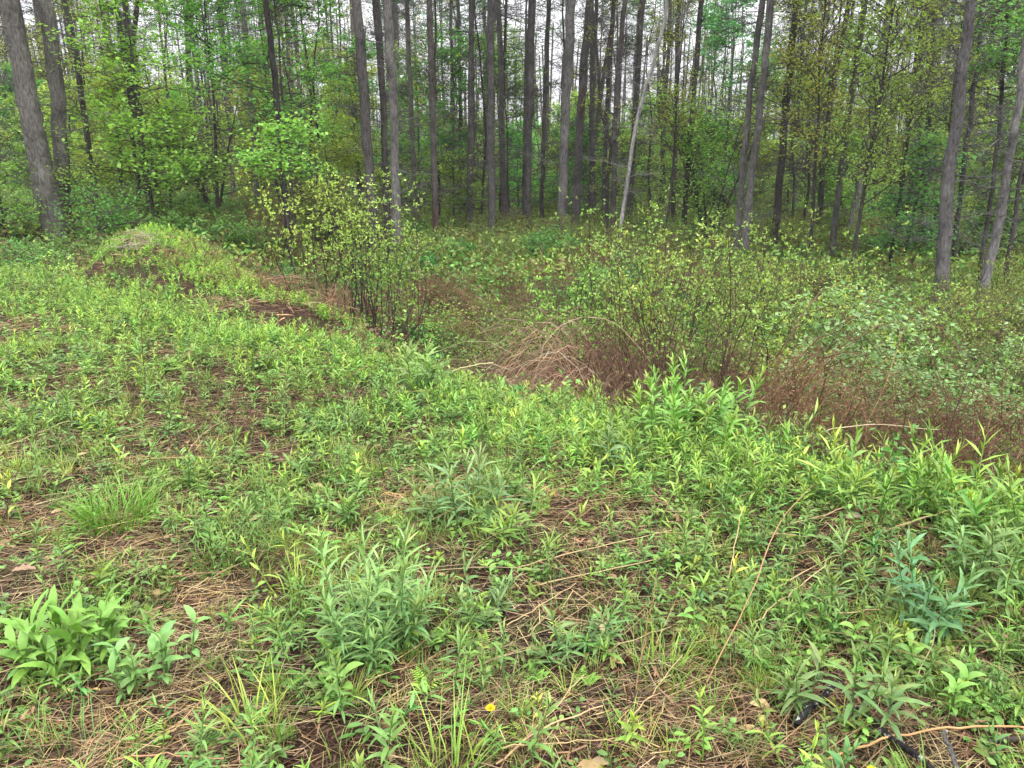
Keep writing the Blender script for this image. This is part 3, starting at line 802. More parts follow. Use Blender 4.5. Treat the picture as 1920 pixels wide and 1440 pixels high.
hung('pale bare stalk lying level over the front of the large dead fern heap', [(1505, 812), (1600, 796), (1680, 796), (1760, 806)], [4.2, 4.25, 4.3, 4.35], .0038, .0022, (.5, .4, .26))
hung('long thin stem bowing over the brush behind the tan grass heap', [(1010, 640), (1080, 590), (1160, 600), (1220, 680)], [6.2, 6.2, 6.2, 6.1], .004, .002, (.42, .31, .2))
hung('dark diagonal cane rising from the goldenrod edge to the arching bramble', [(1330, 790), (1400, 735), (1490, 690), (1620, 655)], [4.9, 5.0, 5.1, 5.3], .006, .003, (.09, .06, .05))
hung('second pale cane arching beside the bramble right of the thicket', [(1400, 760), (1480, 715), (1580, 690), (1700, 700)], [4.9, 5.0, 5.1, 5.2], .004, .0025, (.3, .2, .12))
# upright dark dead stems
def upright(label, px, py, ptop, r, fork=0, col=(.07, .05, .04)):
    r = r * .5
    p = G(px, py); top = at(ptop[0], ptop[1], p[1]); P = np.linspace(p, top, 9)
    P[1:-1] += NRM(.006, P[1:-1].shape); base = P[0].copy(); P -= base
    g = Geo(); g.add(*tubes(P[None], np.linspace(r, r * .5, 9)[None], 5, col))
    for _ in range(fork):
        s = P[R.integers(5, 8)]; e = s + np.array([NRM(.05), NRM(.05), U(.1, .2)])
        g.add(*tubes(np.stack([s, (s + e) / 2 + np.array([0.01, 0, 0]), e])[None], np.array([[r * .5, r * .4, r * .3]]), 4, col))
    tag(link('bare_sapling', mesh_of(g, 'bare_sapling', 'twig', True), None, base), label, 'sapling', 'thin bare saplings and stems')
upright('tallest thin dark stem standing upright on the left slope', 270, 760, (264, 515), .006, 3)
upright('short dark stem standing right of and below the tallest one', 318, 832, (316, 732), .005)
upright('thin dark stem standing in front of the mound at the left', 170, 590, (156, 465), .007, 2)
upright('thin dark stem at the far left edge of the bank', 34, 590, (22, 512), .006, 1)
upright('thin stem right of the tallest one on the slope', 328, 640, (330, 535), .005)
upright('faint thin stem second right of the tallest one', 358, 640, (350, 545), .004)
upright('thin stem standing on the slope below the leafy shrub', 460, 720, (466, 615), .004)
upright('thin stem poking up above the crest right of centre', 775, 660, (772, 610), .004)
upright('thin dark stem left of the ferns behind the crest', 1240, 850, (1243, 730), .006)
upright('thick dark stem standing in front of the right dead fern heap', 1520, 895, (1515, 745), .008, 3)
upright('second dark stem right of the thick one by the fern heap', 1632, 920, (1632, 850), .006, 1)

# charred and lichened branches, bottom right
def log(label, pts, r0, r1, col, mat, name='fallen_branch', lift=.06):
    W = np.array([G(a, b, lift) for a, b in pts]); t = np.linspace(0, 1, len(W)); tt = np.linspace(0, 1, 24)
    P = np.stack([np.interp(tt, t, W[:, k]) for k in range(3)], -1)
    for _ in range(4): P[1:-1] = (P[:-2] + 2 * P[1:-1] + P[2:]) / 4
    P += np.cumsum(NRM(.0022, P.shape), 0) * np.array([1, 1, .3]); base = P[0].copy(); P -= base
    rr = np.linspace(r0, r1, 24) * (1 + .15 * vnoise(np.arange(24) * .7, np.zeros(24) + r0 * 99)); rr[0] *= .3; rr[-1] *= .3
    P[0] = P[1]; P[-1] = P[-2] + (P[-2] - P[-3]) * .05; P[0] = P[1] - (P[2] - P[1]) * .05
    g = Geo(); g.add(*tubes(P[None], rr[None], 12, col))
    tag(link(name, mesh_of(g, name, mat, True), None, base), label, 'branch', 'fallen branches at the lower right')
log('charred black branch running out of the bottom right of the photo', [(1600, 1320), (1660, 1375), (1720, 1415), (1790, 1480)], .009, .012, (.03, .026, .024), 'lichen_bark')
log('black stick speckled with white lichen at the lower right', [(1495, 1362), (1530, 1320), (1572, 1278)], .011, .009, (.03, .028, .028), 'lichen_bark')
log('grey lichened stick crossing the charred branch', [(1770, 1365), (1782, 1400), (1800, 1450)], .006, .007, (.14, .13, .12), 'lichen_bark', lift=.09)
log('dark fallen branch lying at the right edge of the bottom corner', [(1850, 1392), (1900, 1385), (1960, 1392)], .008, .009, (.06, .045, .04), 'twig', lift=.03)

# ------------------------------------------------------------------ shrubs
print('shrubs')
def grow(n, h, spread, lean=.35, K=6, wig=.04, base_r=.12, bendout=.25):
    a = U(0, 6.28, n); r = base_r * np.sqrt(U(0, 1, n))
    u = np.linspace(0, 1, K)
    hh = h * U(.55, 1.0, n)
    ln = spread * U(.1, 1, n) ** 1.4
    bow = NRM(h * .09, (n, 1, 2)) * np.sin(u * math.pi * .9)[None, :, None]
    bx = (r * np.cos(a))[:, None] + (ln * np.cos(a + NRM(.4, n)))[:, None] * (u ** 1.5)[None]
    by = (r * np.sin(a))[:, None] + (ln * np.sin(a + NRM(.4, n)))[:, None] * (u ** 1.5)[None]
    P = np.stack([bx, by, hh[:, None] * u[None]], -1)
    P[..., :2] += bow
    P[:, 1:] += np.cumsum(NRM(wig / K * 3.2, (n, K - 1, 3)), 1)
    return P
def sub(P, m, ln, t0=.3, up=.5, K=3, tpow=1.0):
    """m side shoots on each line of P"""
    n, KK, _ = P.shape
    t = t0 + (1 - t0) * U(0, 1, (n, m)) ** tpow
    f = t * (KK - 1); i = np.minimum(f.astype(int), KK - 2); w_ = (f - i)[..., None]
    ar = np.arange(n)[:, None]
    s = P[ar, i] * (1 - w_) + P[ar, i + 1] * w_
    d = P[ar, i + 1] - P[ar, i]; d /= np.linalg.norm(d, axis=2, keepdims=True) + 1e-9
    v = NRM(1, (n, m, 3)); v[..., 2] = np.abs(v[..., 2]) * up
    v = v / np.linalg.norm(v, axis=2, keepdims=True) + d * .6
    v /= np.linalg.norm(v, axis=2, keepdims=True)
    L_ = (ln * U(.4, 1.1, (n, m)))[..., None]
    u = np.linspace(0, 1, K)
    Q = s[:, :, None] + v[:, :, None] * L_[:, :, None] * u[None, None, :, None]
    Q[:, :, 1:] += NRM(ln * .06, (n, m, K - 1, 3))
    return Q.reshape(-1, K, 3)
def leaf_on(P, m, size, aspect, cols, spreadr=.03, up=.6, t0=.2, cl=1):
    n, K, _ = P.shape
    t = t0 + (1 - t0) * U(0, 1, (n, m)); f = t * (K - 1); i = np.minimum(f.astype(int), K - 2); w_ = (f - i)[..., None]
    ar = np.arange(n)[:, None]
    s = (P[ar, i] * (1 - w_) + P[ar, i + 1] * w_).reshape(-1, 3) + NRM(spreadr, (n * m, 3))
    N = len(s)
    d = NRM(1, (N, 3)); d[:, 2] = d[:, 2] * .5 + .15
    if cl > 1:
        s = np.repeat(s, cl, 0); N = len(s); d = np.repeat(d * .5, cl, 0) + NRM(.7, (N, 3)); d[:, 2] += .45
    no = NRM(1, (N, 3)) * (1 - up); no[:, 2] += up
    ln = size * U(.6, 1.2, N)
    cols = np.asarray(cols, float); c = cols[R.integers(0, len(cols), N)] if cols.ndim == 2 else np.broadcast_to(cols, (N, 3))
    c = c * np.exp(NRM(.18, (N, 1)))
    return leaves(s, d, no, ln, ln * aspect, c)
def shrub_parts(n, h, spread, leafcols, stemcol, nl=6, size=.035, base_r=.15, side=7, sidel=.3, t0=.4, stemr=.006, aspect=.5, lean=0, sub2=3, cl=1):
    st, lf = Geo(), Geo()
    P = grow(n, h, spread, base_r=base_r)
    K = P.shape[1]
    st.add(*tubes(P, np.linspace(stemr, stemr * .35, K)[None] * U(.6, 1.2, (n, 1)), 4, vary(stemcol, n, .25, .08)))
    Q = sub(P, side, sidel, t0)
    st.add(*tubes(Q, np.tile([stemr * .4, stemr * .28, stemr * .15], (len(Q), 1)), 3, np.array(stemcol) * 1.1))
    if sub2:
        Q2 = sub(Q, sub2, sidel * .45, .3)
        st.add(*tubes(Q2, np.tile([stemr * .22, stemr * .18, stemr * .1], (len(Q2), 1)), 3, np.array(stemcol) * 1.1))
        Q = np.concatenate([Q, Q2])
    if nl: lf.add(*leaf_on(Q, nl, size, aspect, leafcols, .004, cl=cl))
    return st, lf
def shrub(name, label, cat, loc, st, lf, group=None, rz=0, s=1):
    r = thing(name, label, cat, loc, rz, group); r.scale = (s, s, s)
    link('stems', mesh_of(st, 'stems', 'twig', True), r)
    if lf and lf.n: link('foliage', mesh_of(lf, 'foliage', 'shrub_leaf'), r)
    return r
YG = [(.30, .46, .08), (.23, .39, .07), (.37, .51, .14)]
OL = [(.18, .25, .055), (.13, .20, .045), (.23, .29, .065)]
MG = [(.13, .29, .065), (.17, .34, .075), (.10, .23, .055)]
def base(px, Y): 
    d = ray(px, 500); x = d[0] / d[1] * Y
    return (x, Y, float(H(x, Y)) - .02)
# distinct shrubs
def big(label, px, Y, n, h, spread, cols, stem, **k):
    st, lf = shrub_parts(n, h, spread, cols, stem, **k)
    # x placement by pixel column at the shrub's own depth
    b = base(px, Y)
    return shrub('leafy_shrub', label, 'shrub', b, st, lf, 'tall shrubs behind the bank')
DST = (.045, .035, .032)
big('tall shrub with many dark upright stems and yellow green leaves left of centre', 690, 9.2, 34, 2.1, .5, YG, DST, nl=1, cl=4, size=.034, base_r=.5, side=9, sidel=.3, t0=.55, stemr=.008)
big('leafy yellow green shrub at the left of the tall dark stemmed one', 590, 9.6, 13, 2.0, .5, YG, DST, nl=1, cl=4, size=.042, base_r=.25, side=8, sidel=.3, t0=.45)
big('brown based shrub on the right side of the tall dark stemmed one', 750, 9.0, 14, 1.7, .4, YG, (.08, .05, .035), nl=1, cl=4, size=.042, base_r=.3, side=7, sidel=.25, t0=.5)
big('dense thicket of brown stems topped with yellow green leaves right of centre', 1255, 6.4, 40, 2.0, .5, [(.26, .38, .07), (.2, .32, .06), (.32, .44, .1)], (.085, .05, .035), nl=1, cl=3, size=.034, base_r=.45, side=6, sidel=.26, t0=.66, stemr=.0075)
st_, lf_ = shrub_parts(130, 1.25, .35, [(.15, .09, .05)], (.14, .08, .055), nl=0, base_r=.5, side=7, sidel=.22, t0=.2, stemr=.005)
shrub('dead_weed_clump', 'crowded bare reddish brown stems at the foot of the leafy thicket right of centre', 'dead weeds', base(1265, 6.1), st_, lf_, 'brown heaps behind the bank')
big('thicket of yellow green leaves rising behind the brown stems', 1180, 7.6, 18, 1.95, .6, YG, DST, nl=1, cl=4, size=.042, base_r=.6, side=8, sidel=.3, t0=.4)
big('leafy shrub spreading right of the brown stemmed thicket', 1330, 7.4, 13, 1.75, .6, YG, DST, nl=1, cl=4, size=.042, base_r=.7, side=8, sidel=.3, t0=.35)
big('sparse young shrub with single dark stem and upright leaves at the right', 1455, 6.6, 4, 1.55, .25, YG, DST, nl=5, size=.042, base_r=.05, side=9, sidel=.2, t0=.25, stemr=.012)
big('low leafy shrub right of the sparse young one', 1560, 7.2, 18, 1.35, .6, YG, (.07, .05, .04), nl=1, cl=4, size=.042, base_r=.6, side=8, sidel=.26, t0=.35)
big('yellow green shrub in front of the big right pine', 1640, 8.6, 26, 1.5, .8, YG, (.07, .05, .04), nl=1, cl=4, size=.042, base_r=.6, side=8, sidel=.26, t0=.35)
big('tall leafy shrub behind the sparse young one at the right', 1480, 9.5, 15, 2.0, .8, YG, (.07, .05, .04), nl=1, cl=4, size=.04, base_r=.7, side=8, sidel=.3, t0=.35)
big('rounded yellow green bush in front of the birch foot', 1160, 11.5, 16, 2.1, .9, YG, DST, nl=1, cl=4, size=.042, base_r=.8, side=8, sidel=.32, t0=.3)
big('rounded yellow green bush in front of the pale pair of pines', 1380, 11.0, 15, 2.0, .9, YG, (.07, .05, .04), nl=1, cl=4, size=.042, base_r=.8, side=8, sidel=.32, t0=.3)
big('bushy shrub left of the foot of the big right pine', 1660, 11.5, 15, 1.15, .9, YG, (.07, .05, .04), nl=1, cl=4, size=.042, base_r=.8, side=8, sidel=.32, t0=.3)
big('spreading bush in the hollow below the slender olive trees', 1560, 9.0, 12, 1.5, .9, YG, (.07, .05, .04), nl=1, cl=4, size=.038, base_r=.8, side=8, sidel=.3, t0=.3)
big('small shrub between the brown grass heap and the thicket', 1075, 8.4, 22, 1.6, .5, YG, DST, nl=1, cl=4, size=.042, base_r=.4, side=8, sidel=.26, t0=.4)
big('pale leaved twigs reaching in from the right edge', 1925, 7.2, 5, 1.35, .2, [(.30, .40, .16)], DST, nl=4, size=.05, base_r=.05, side=7, sidel=.2, t0=.4)

# arching dead grass and brown fern heaps
def bundle_heap(label, bundles, col, r=.0034):
    g = Geo(); b = np.array(base(1110, 6.45)); K = 8; u = np.linspace(0, 1, K)
    for px, Y, n, L_, az, h in bundles:
        o = np.array(base(px + 30, Y + .15)) - b
        a = az + NRM(.16, n); ll = L_ * U(.35, 1.15, n); hh = 1.08 * h * U(.25, 1.08, n)
        bend = U(2.1, 3.1, n)[:, None]
        P = np.stack([o[0] + NRM(.14, n)[:, None] + (ll * np.cos(a))[:, None] * u, o[1] + NRM(.12, n)[:, None] + (ll * np.sin(a))[:, None] * u,
                      o[2] + hh[:, None] * np.sin(np.minimum(u ** .85 * bend, 3.05))], -1)
        P[:, 1:] += np.cumsum(NRM(.02, (n, K - 1, 3)), 1)
        g.add(*tubes(P, np.full((n, K), r) * np.linspace(1.2, .5, K)[None] * U(.6, 1.3, (n, 1)), 3, vary(np.array(col) * U(.55, 1.2), n, .35, .12)))
    tag(link('dead_grass_heap', mesh_of(g, 'dead_grass_heap', 'straw', True), None, tuple(b)), label, 'dead grass', 'brown heaps behind the bank')
def heap(label, px, Y, n, L_, col, az, spread, h, name='dead_grass_heap', cat='dead grass', group='brown heaps behind the bank', r=.002, jit=.35):
    g = Geo(); b = base(px, Y)
    K = 7; u = np.linspace(0, 1, K)
    bx = NRM(spread * .35, n); by = NRM(spread * .25, n); a = az + NRM(jit, n); ll = L_ * U(.3, 1.15, n)
    hh = h * U(.3, 1.1, n)
    P = np.stack([bx[:, None] + (ll * np.cos(a))[:, None] * u, by[:, None] + (ll * np.sin(a))[:, None] * u * .6,
                  hh[:, None] * np.sin(u * U(2.0, 3.0, n)[:, None])], -1)
    P[:, 1:] += np.cumsum(NRM(.028, (n, K - 1, 3)), 1); P[..., 2] = np.maximum(P[..., 2], -.05)
    g.add(*tubes(P, np.full((n, K), r) * np.linspace(1.2, .5, K)[None], 3, vary(col, n, .28, .1)))
    o = link(name, mesh_of(g, name, 'straw', True), None, b)
    tag(o, label, cat, group)
bundle_heap('big arching heap of reddish tan dead grass behind the crest at the centre', [(1150, 6.6, 110, 1.3, 3.35, 1.05), (1120, 6.3, 100, 1.15, 3.5, .85), (1180, 6.9, 90, 1.5, 3.2, 1.15), (1060, 6.7, 80, .9, 3.6, .7), (1090, 6.1, 80, .8, 3.0, .55), (1170, 6.2, 70, 1.0, 3.9, .8), (1010, 6.9, 90, .8, 3.2, .6), (1100, 6.5, 110, 1.2, 3.3, 1.0), (1130, 6.9, 60, .9, 2.6, .9)], (.33, .215, .135))
heap('paler loose stems lying over the big dead grass heap', 1150, 6.35, 26, 1.4, (.44, .33, .21), 3.4, .5, 1.1, r=.0036, jit=.35)
heap('loose dark brown dead grass beside the big tan heap', 1040, 7.0, 420, .7, (.13, .065, .04), 2.9, .8, .75)
heap('low brown dead grass heap in front of the leafy thicket', 830, 8.2, 260, 1.1, (.26, .18, .10), .3, .9, .3, r=.003)
heap('bundle of dead grey stems slumped on the left end of the mound', 300, 10.5, 50, .5, (.33, .26, .19), 3.6, .25, .2, r=.004)
heap('dead stems slumped on the front slope of the mound', 450, 9.35, 110, .6, (.30, .20, .12), -.6, .8, .10, r=.0035)
heap('dead stems running down to the right end of the mound', 525, 8.7, 70, .7, (.38, .27, .15), -.7, .45, .12, r=.0035)
fern_strip = 1
heap('reddish brown dead stems standing at the foot of the left shrub', 610, 8.5, 90, .3, (.20, .12, .075), 1.5, .3, .36)
def fern_heap(label, px, Y, n, h, spread, col, s=1, bz=None):
    st, lf = Geo(), Geo()
    P = grow(n, h, spread, base_r=spread * .6, wig=.12)
    st.add(*tubes(P, np.full((n, P.shape[1]), .0024) * U(.5, 1.5, (n, 1)), 3, vary(np.array(col) * .8, n, .3, .15) + (U(0, 1, (n, 1)) < .14) * np.array([[.2, .14, .08]])))
    Q = sub(P, 9, h * .35, .2, .2); st.add(*tubes(Q, np.full((len(Q), 3), .0012), 3, col))
    lf.add(*leaf_on(Q, 8, .026, .16, [col, np.array(col) * 1.5, np.array(col) * .6], .025, .2))
    r = thing('dead_fern_heap', label, 'dead ferns', base(px, Y) if bz is None else bz, 0, 'dead brown ferns')
    link('stems', mesh_of(st, 'stems', 'twig', True), r); link('fronds', mesh_of(lf, 'fronds', 'straw'), r)
fern_heap('large reddish brown dead fern heap under the arching bramble at the right', 1560, 4.7, 75, 1.05, .40, (.19, .105, .06))
fern_heap('small rusty fern heap right of the large one', 1735, 5.4, 14, .7, .22, (.20, .12, .065))
fern_heap('dark red brown dead ferns at the right edge behind the goldenrod bank', 1880, 4.4, 60, 1.05, .4, (.13, .06, .042))
fern_heap('small dead fern heap between the big clump and the large fern heap', 1420, 5.2, 24, .45, .45, (.20, .12, .07))
fern_heap('brown dead weeds in front of the leafy thicket left side', 620, 0, 18, .22, .2, (.12, .06, .04), bz=tuple(G(620, 770)))
fern_heap('flat dark brown weed stubble on the left slope', 430, 0, 30, .14, .32, (.12, .065, .045), bz=tuple(G(430, 815)))
for px_, Y_, lab_ in ((340, 9.6, 'brown dead stems in the dip below the left of the mound'), (400, 9.5, 'brown dead stems in the dip below the middle of the mound'), (470, 9.0, 'brown dead stems in the dip below the right of the mound'), (540, 8.5, 'brown dead stems in the dip left of the tall dark stemmed shrub')):
    fern_heap(lab_, px_, Y_, 22, .26, .34, (.15, .08, .05))
fern_heap('dark dead stalks behind the undergrowth at the centre', 990, 13.0, 40, .8, .9, (.09, .045, .035))
fern_heap('dark red dead stalks left of the tall dark stemmed shrub', 545, 12.0, 40, .55, .9, (.13, .06, .045))
fern_heap('brown dead weeds at the foot of the trees at the far left', 60, 14.6, 40, .6, 1.0, (.14, .07, .05))
fern_heap('red brown dead weeds behind the left end of the mound', 170, 13.8, 40, .7, .9, (.14, .07, .05))

# brambles
def bramble(label, px, Y, n, L_, h, az, cols=((.16, .30, .09), (.12, .26, .07), (.22, .35, .13))):
    st, lf = Geo(), Geo(); K = 9; u = np.linspace(0, 1, K)
    a = az + NRM(.3, n); ll = L_ * U(.6, 1.1, n); hh = h * U(.6, 1.1, n)
    bx = NRM(.12, n); by = NRM(.12, n)
    P = np.stack([bx[:, None] + (ll * np.cos(a))[:, None] * u, by[:, None] + (ll * np.sin(a))[:, None] * u, hh[:, None] * np.sin(u * 2.5) ** .8], -1)
    P[:, 1:] += np.cumsum(NRM(.012, (n, K - 1, 3)), 1)
    st.add(*tubes(P, np.full((n, K), .0035) * np.linspace(1.2, .5, K)[None], 4, vary((.16, .08, .05), n)))
    Q = sub(P, 14, .14, .25, .5); st.add(*tubes(Q, np.full((len(Q), 3), .0012), 3, (.14, .12, .05)))
    lf.add(*leaf_on(Q, 7, .04, .7, cols, .02, .75, .3))
    r = thing('bramble', label, 'bramble', base(px, Y), 0, 'arching brambles')
    link('canes', mesh_of(st, 'canes', 'twig', True), r); link('foliage', mesh_of(lf, 'foliage', 'shrub_leaf'), r)
bramble('bramble with pale green leaves arching right over the large dead fern heap', 1410, 5.1, 20, 1.35, 1.25, .0, cols=((.24, .38, .13), (.18, .32, .10), (.30, .44, .18)))
bramble('bramble arching behind the large dead fern heap', 1480, 6.2, 14, 1.4, 1.0, .2)
bramble('bramble tangle spreading towards the right edge', 1700, 6.2, 22, 1.5, .75, .0)
bramble('bramble tangle in the hollow below the right pines', 1800, 7.6, 16, 1.5, .6, .4, cols=((.14, .22, .06), (.11, .19, .05)))
bramble('low bramble left of the brown stemmed thicket', 1330, 5.2, 8, .5, .5, .6)

def hollow_stems():
    n = 0
    while n < 34:
        y_ = U(4.4, 11); x_ = U(-.1, .68) * y_
        if edge_sd(x_, y_) < .7: continue
        n += 1; k = 9; u = np.linspace(0, 1, k); a = U(0, 6.28); L_ = U(.5, 1.3); hh = U(.4, .95)
        P = np.stack([L_ * u * math.cos(a), L_ * u * math.sin(a) * .6, hh * np.sin(u * U(1.6, 2.7))], -1)
        P[1:] += np.cumsum(NRM(.016, (k - 1, 3)), 0)
        b = np.array([x_, y_, float(H(x_, y_)) - .02]); g = Geo()
        g.add(*tubes(P[None], np.linspace(.0045, .002, k)[None], 4, vary(STRAW if n % 3 == 0 else TAN if n % 3 == 1 else (.12, .07, .05), 1)[0]))
        T = sub(P[None], 5, .14, .4, .6); g.add(*tubes(T, np.full((5, 3), .0013), 3, TAN))
        tag(link('dead_stalk', mesh_of(g, 'dead_stalk', 'straw', True), None, b), 'bent dead stem arching over the brush ' + column(x_, y_), 'dead stalk', 'bent dead stems in the hollow behind the bank')
hollow_stems()
# undergrowth shrubs, copies of a few kinds
KINDS = []
def kind(name, label, cat, group, *a, **k):
    ks = []
    for _ in range(2 if k.pop('two', True) else 1):
        st, lf = shrub_parts(*a, **k)
        ks.append(shrub(name, label, cat, (0, 0, -50), st, lf, group))
    KINDS.append(ks)
kind('undergrowth_shrub', 'twiggy olive green shrub in the undergrowth between the bank and the trees', 'shrub', 'olive undergrowth shrubs', 34, .95, .55, OL, (.11, .075, .055), nl=1, cl=4, size=.034, base_r=.45, side=8, sidel=.28, t0=.2)
kind('undergrowth_shrub', 'mid green leafy shrub in the undergrowth between the bank and the trees', 'shrub', 'green undergrowth shrubs', 26, .8, .5, MG, (.08, .06, .045), nl=6, size=.05, base_r=.4, side=8, sidel=.25, t0=.15, aspect=.6)
kind('undergrowth_shrub', 'yellow green sparse shrub in the undergrowth between the bank and the trees', 'shrub', 'yellow green undergrowth shrubs', 24, 1.15, .5, [(.27, .38, .07), (.2, .31, .06), (.32, .43, .1)], (.06, .045, .035), nl=1, cl=3, size=.034, base_r=.4, side=8, sidel=.28, t0=.35)
kind('dead_weed_clump', 'brown leafless weeds in the undergrowth between the bank and the trees', 'dead weeds', 'brown leafless weed clumps', 46, .8, .4, [(.16, .09, .055), (.24, .15, .08)], (.17, .095, .06), nl=2, size=.03, base_r=.5, side=7, sidel=.22, t0=.3)
used = set(); cnt = 0
SHORT = ['twiggy olive green shrub', 'mid green leafy shrub', 'yellow green sparse shrub', 'brown leafless weeds']
def put_kind(k, v, x_, y_, s):
    lab = SHORT[k] + ' ' + zone(x_, y_)
    src = KINDS[k][v]
    loc = (x_, y_, float(H(x_, y_)) - .03)
    if (k, v) not in used:
        used.add((k, v)); src.location = loc; src.rotation_euler = (0, 0, U(0, 6.28)); src.scale = (s,) * 3; src['label'] = lab
    else: dup(src, loc, U(0, 6.28), s, lab)
pts = []
tries = 0
while len(pts) < 350 and tries < 60000:
    tries += 1
    y_ = math.sqrt(U(6.2 ** 2, 30 ** 2)) if U(0, 1) < .62 else U(4.6, 15); x_ = U(-1, 1) * (.72 * y_ + 1)
    s = float(edge_sd(x_, y_))
    if s < (1.5 if x_ < 1.5 else 1.0): continue
    d, t, c = seg_dist(x_, y_, (-4.95, 11.35), (-2.35, 8.7))
    if d < 2.0: continue
    pq = 960 + FPX * x_ / (y_ * cp + .3)
    if y_ < 7.9 and 880 < pq < 1400: continue
    if y_ < 10.2 and 520 < pq < 800: continue
    if y_ < 6.0 and 1440 < pq < 1640: continue
    md = .42 + .03 * y_
    if any((x_ - q[0]) ** 2 + (y_ - q[1]) ** 2 < md * md for q in pts): continue
    pts.append((x_, y_))
for x_, y_ in pts:
    v = float(fbm(np.array(x_ * .35), np.array(y_ * .35), 2)) + NRM(.45)
    k = 3 if v < -.5 else 0 if v < .15 else 1 if v < .6 else 2
    if x_ < -.35 * y_ and U(0, 1) < .5: k = 1
    put_kind(k, R.integers(0, 2), x_, y_, U(.6, 1.0) * (.9 if x_ > .42 * y_ and y_ < 18 else 1.3 if y_ > 15 else 1.1 if x_ > .1 * y_ and y_ > 7 else .85))
# carpet of undergrowth
def under_proto(cols, stemc, h, n=9, size=.05):
    st, lf = shrub_parts(n, h, h * .6, cols, stemc, nl=3, size=size, base_r=.16, side=4, sidel=h * .4, t0=.1, sub2=0, stemr=.003)
    return join(st, lf).get()
up = [under_proto(MG, TWIG, .35), under_proto(OL, TWIG, .45), under_proto(MG, TWIG, .25, 10, .06), under_proto([(.2, .13, .07), (.12, .07, .045)], (.15, .09, .06), .45), under_proto(YG, TWIG, .4), under_proto(OL, (.15, .09, .06), .35)]
g = Geo()
for y0, y1, d, s in ((3, 9, 26, .75), (9, 18, 14, 1.1), (18, 40, 5, 1.7)):
    xy = sample(d, y0, y1, 1.5, 'back'); x, y = xy.T
    dd, t, c = seg_dist(x, y, (-4.95, 11.35), (-2.35, 8.7)); xy = xy[dd > 1.9]; x, y = xy.T
    q = fbm(x * .5, y * .5, 2) + NRM(.5, len(x)); wh = np.clip(((q + 1) * 3).astype(int), 0, 5)
    scatter(g, up, xy, s * U(.6, 1.2, len(xy)), np.ones((len(xy), 3)) * np.exp(NRM(.2, (len(xy), 1))), which=wh, out=g)
fp = []
for cc in (MG, OL, OL, [(.16, .19, .05), (.2, .16, .07)]):
    q = Geo(); m_ = 60; pos = NRM(.28, (m_, 3)); pos[:, 2] = U(.02, .55, m_) ** 1.2
    no = NRM(.5, (m_, 3)); no[:, 2] += .6
    cc = np.array(cc); q.add(*leaves(pos, NRM(1, (m_, 3)), no, U(.05, .10, m_), U(.03, .06, m_), cc[R.integers(0, len(cc), m_)])); fp.append(q.get())
for y0, y1, d, s_ in ((14, 34, 6, 1.3), (34, 70, 2.2, 2.4)):
    xy = sample(d, y0, y1, 2, 'back'); scatter(g, fp, xy, s_ * U(.6, 1.3, len(xy)), np.ones((len(xy), 3)) * np.exp(NRM(.25, (len(xy), 1))), out=g)
tag(link('undergrowth', mesh_of(g, 'undergrowth', 'shrub_leaf')), 'tangled low undergrowth of twigs and small leaves below the trees', 'undergrowth', None, 'stuff')
g = Geo()
xy = sample(14, 3, 20, 1, 'back'); scatter(g, stw + lit, xy, U(1, 2.4, len(xy)), mixtint([REDB, TAN, TAN, STRAW], len(xy), xy[:, 0], xy[:, 1], .6, .3), out=g)
tag(link('leaf_litter', mesh_of(g, 'leaf_litter', 'straw')), 'brown litter and dead straw in the hollow behind the bank', 'litter', None, 'stuff')

# ------------------------------------------------------------------ trees
print('trees')
def trunk_geo(P, r0, r1, sides=12, col=GREYB, flare=.25, lump=.06):
    P = np.asarray(P, float); K = len(P)
    u = np.linspace(0, 1, K)
    z = P[:, 2] - P[0, 2]
    rr = r0 + (r1 - r0) * u ** .9
    rr = rr * (1 + flare * np.exp(-z / .35)) * (1 + lump * vnoise(z * 1.3 + r0 * 77, z * 0 + 3))
    g = Geo(); V, F, C = tubes(P[None], rr[None], sides, col)
    th = np.arange(sides) * 6.283 / sides
    off = .05 * vnoise(th[None, :] * 2 + z[:, None] * 0, z[:, None] * .9 + r0 * 50)
    V[0] = P[:, None] + (V[0] - P[:, None]) * (1 + off[..., None])
    g.add(V, F, C); return g, rr
def resample(P, n):
    d = np.r_[0, np.cumsum(np.linalg.norm(np.diff(P, axis=0), axis=1))]; t = np.linspace(0, d[-1], n)
    Q = np.stack([np.interp(t, d, P[:, k]) for k in range(3)], -1)
    for _ in range(3): Q[1:-1] = (Q[:-2] + 2 * Q[1:-1] + Q[2:]) / 4
    return Q
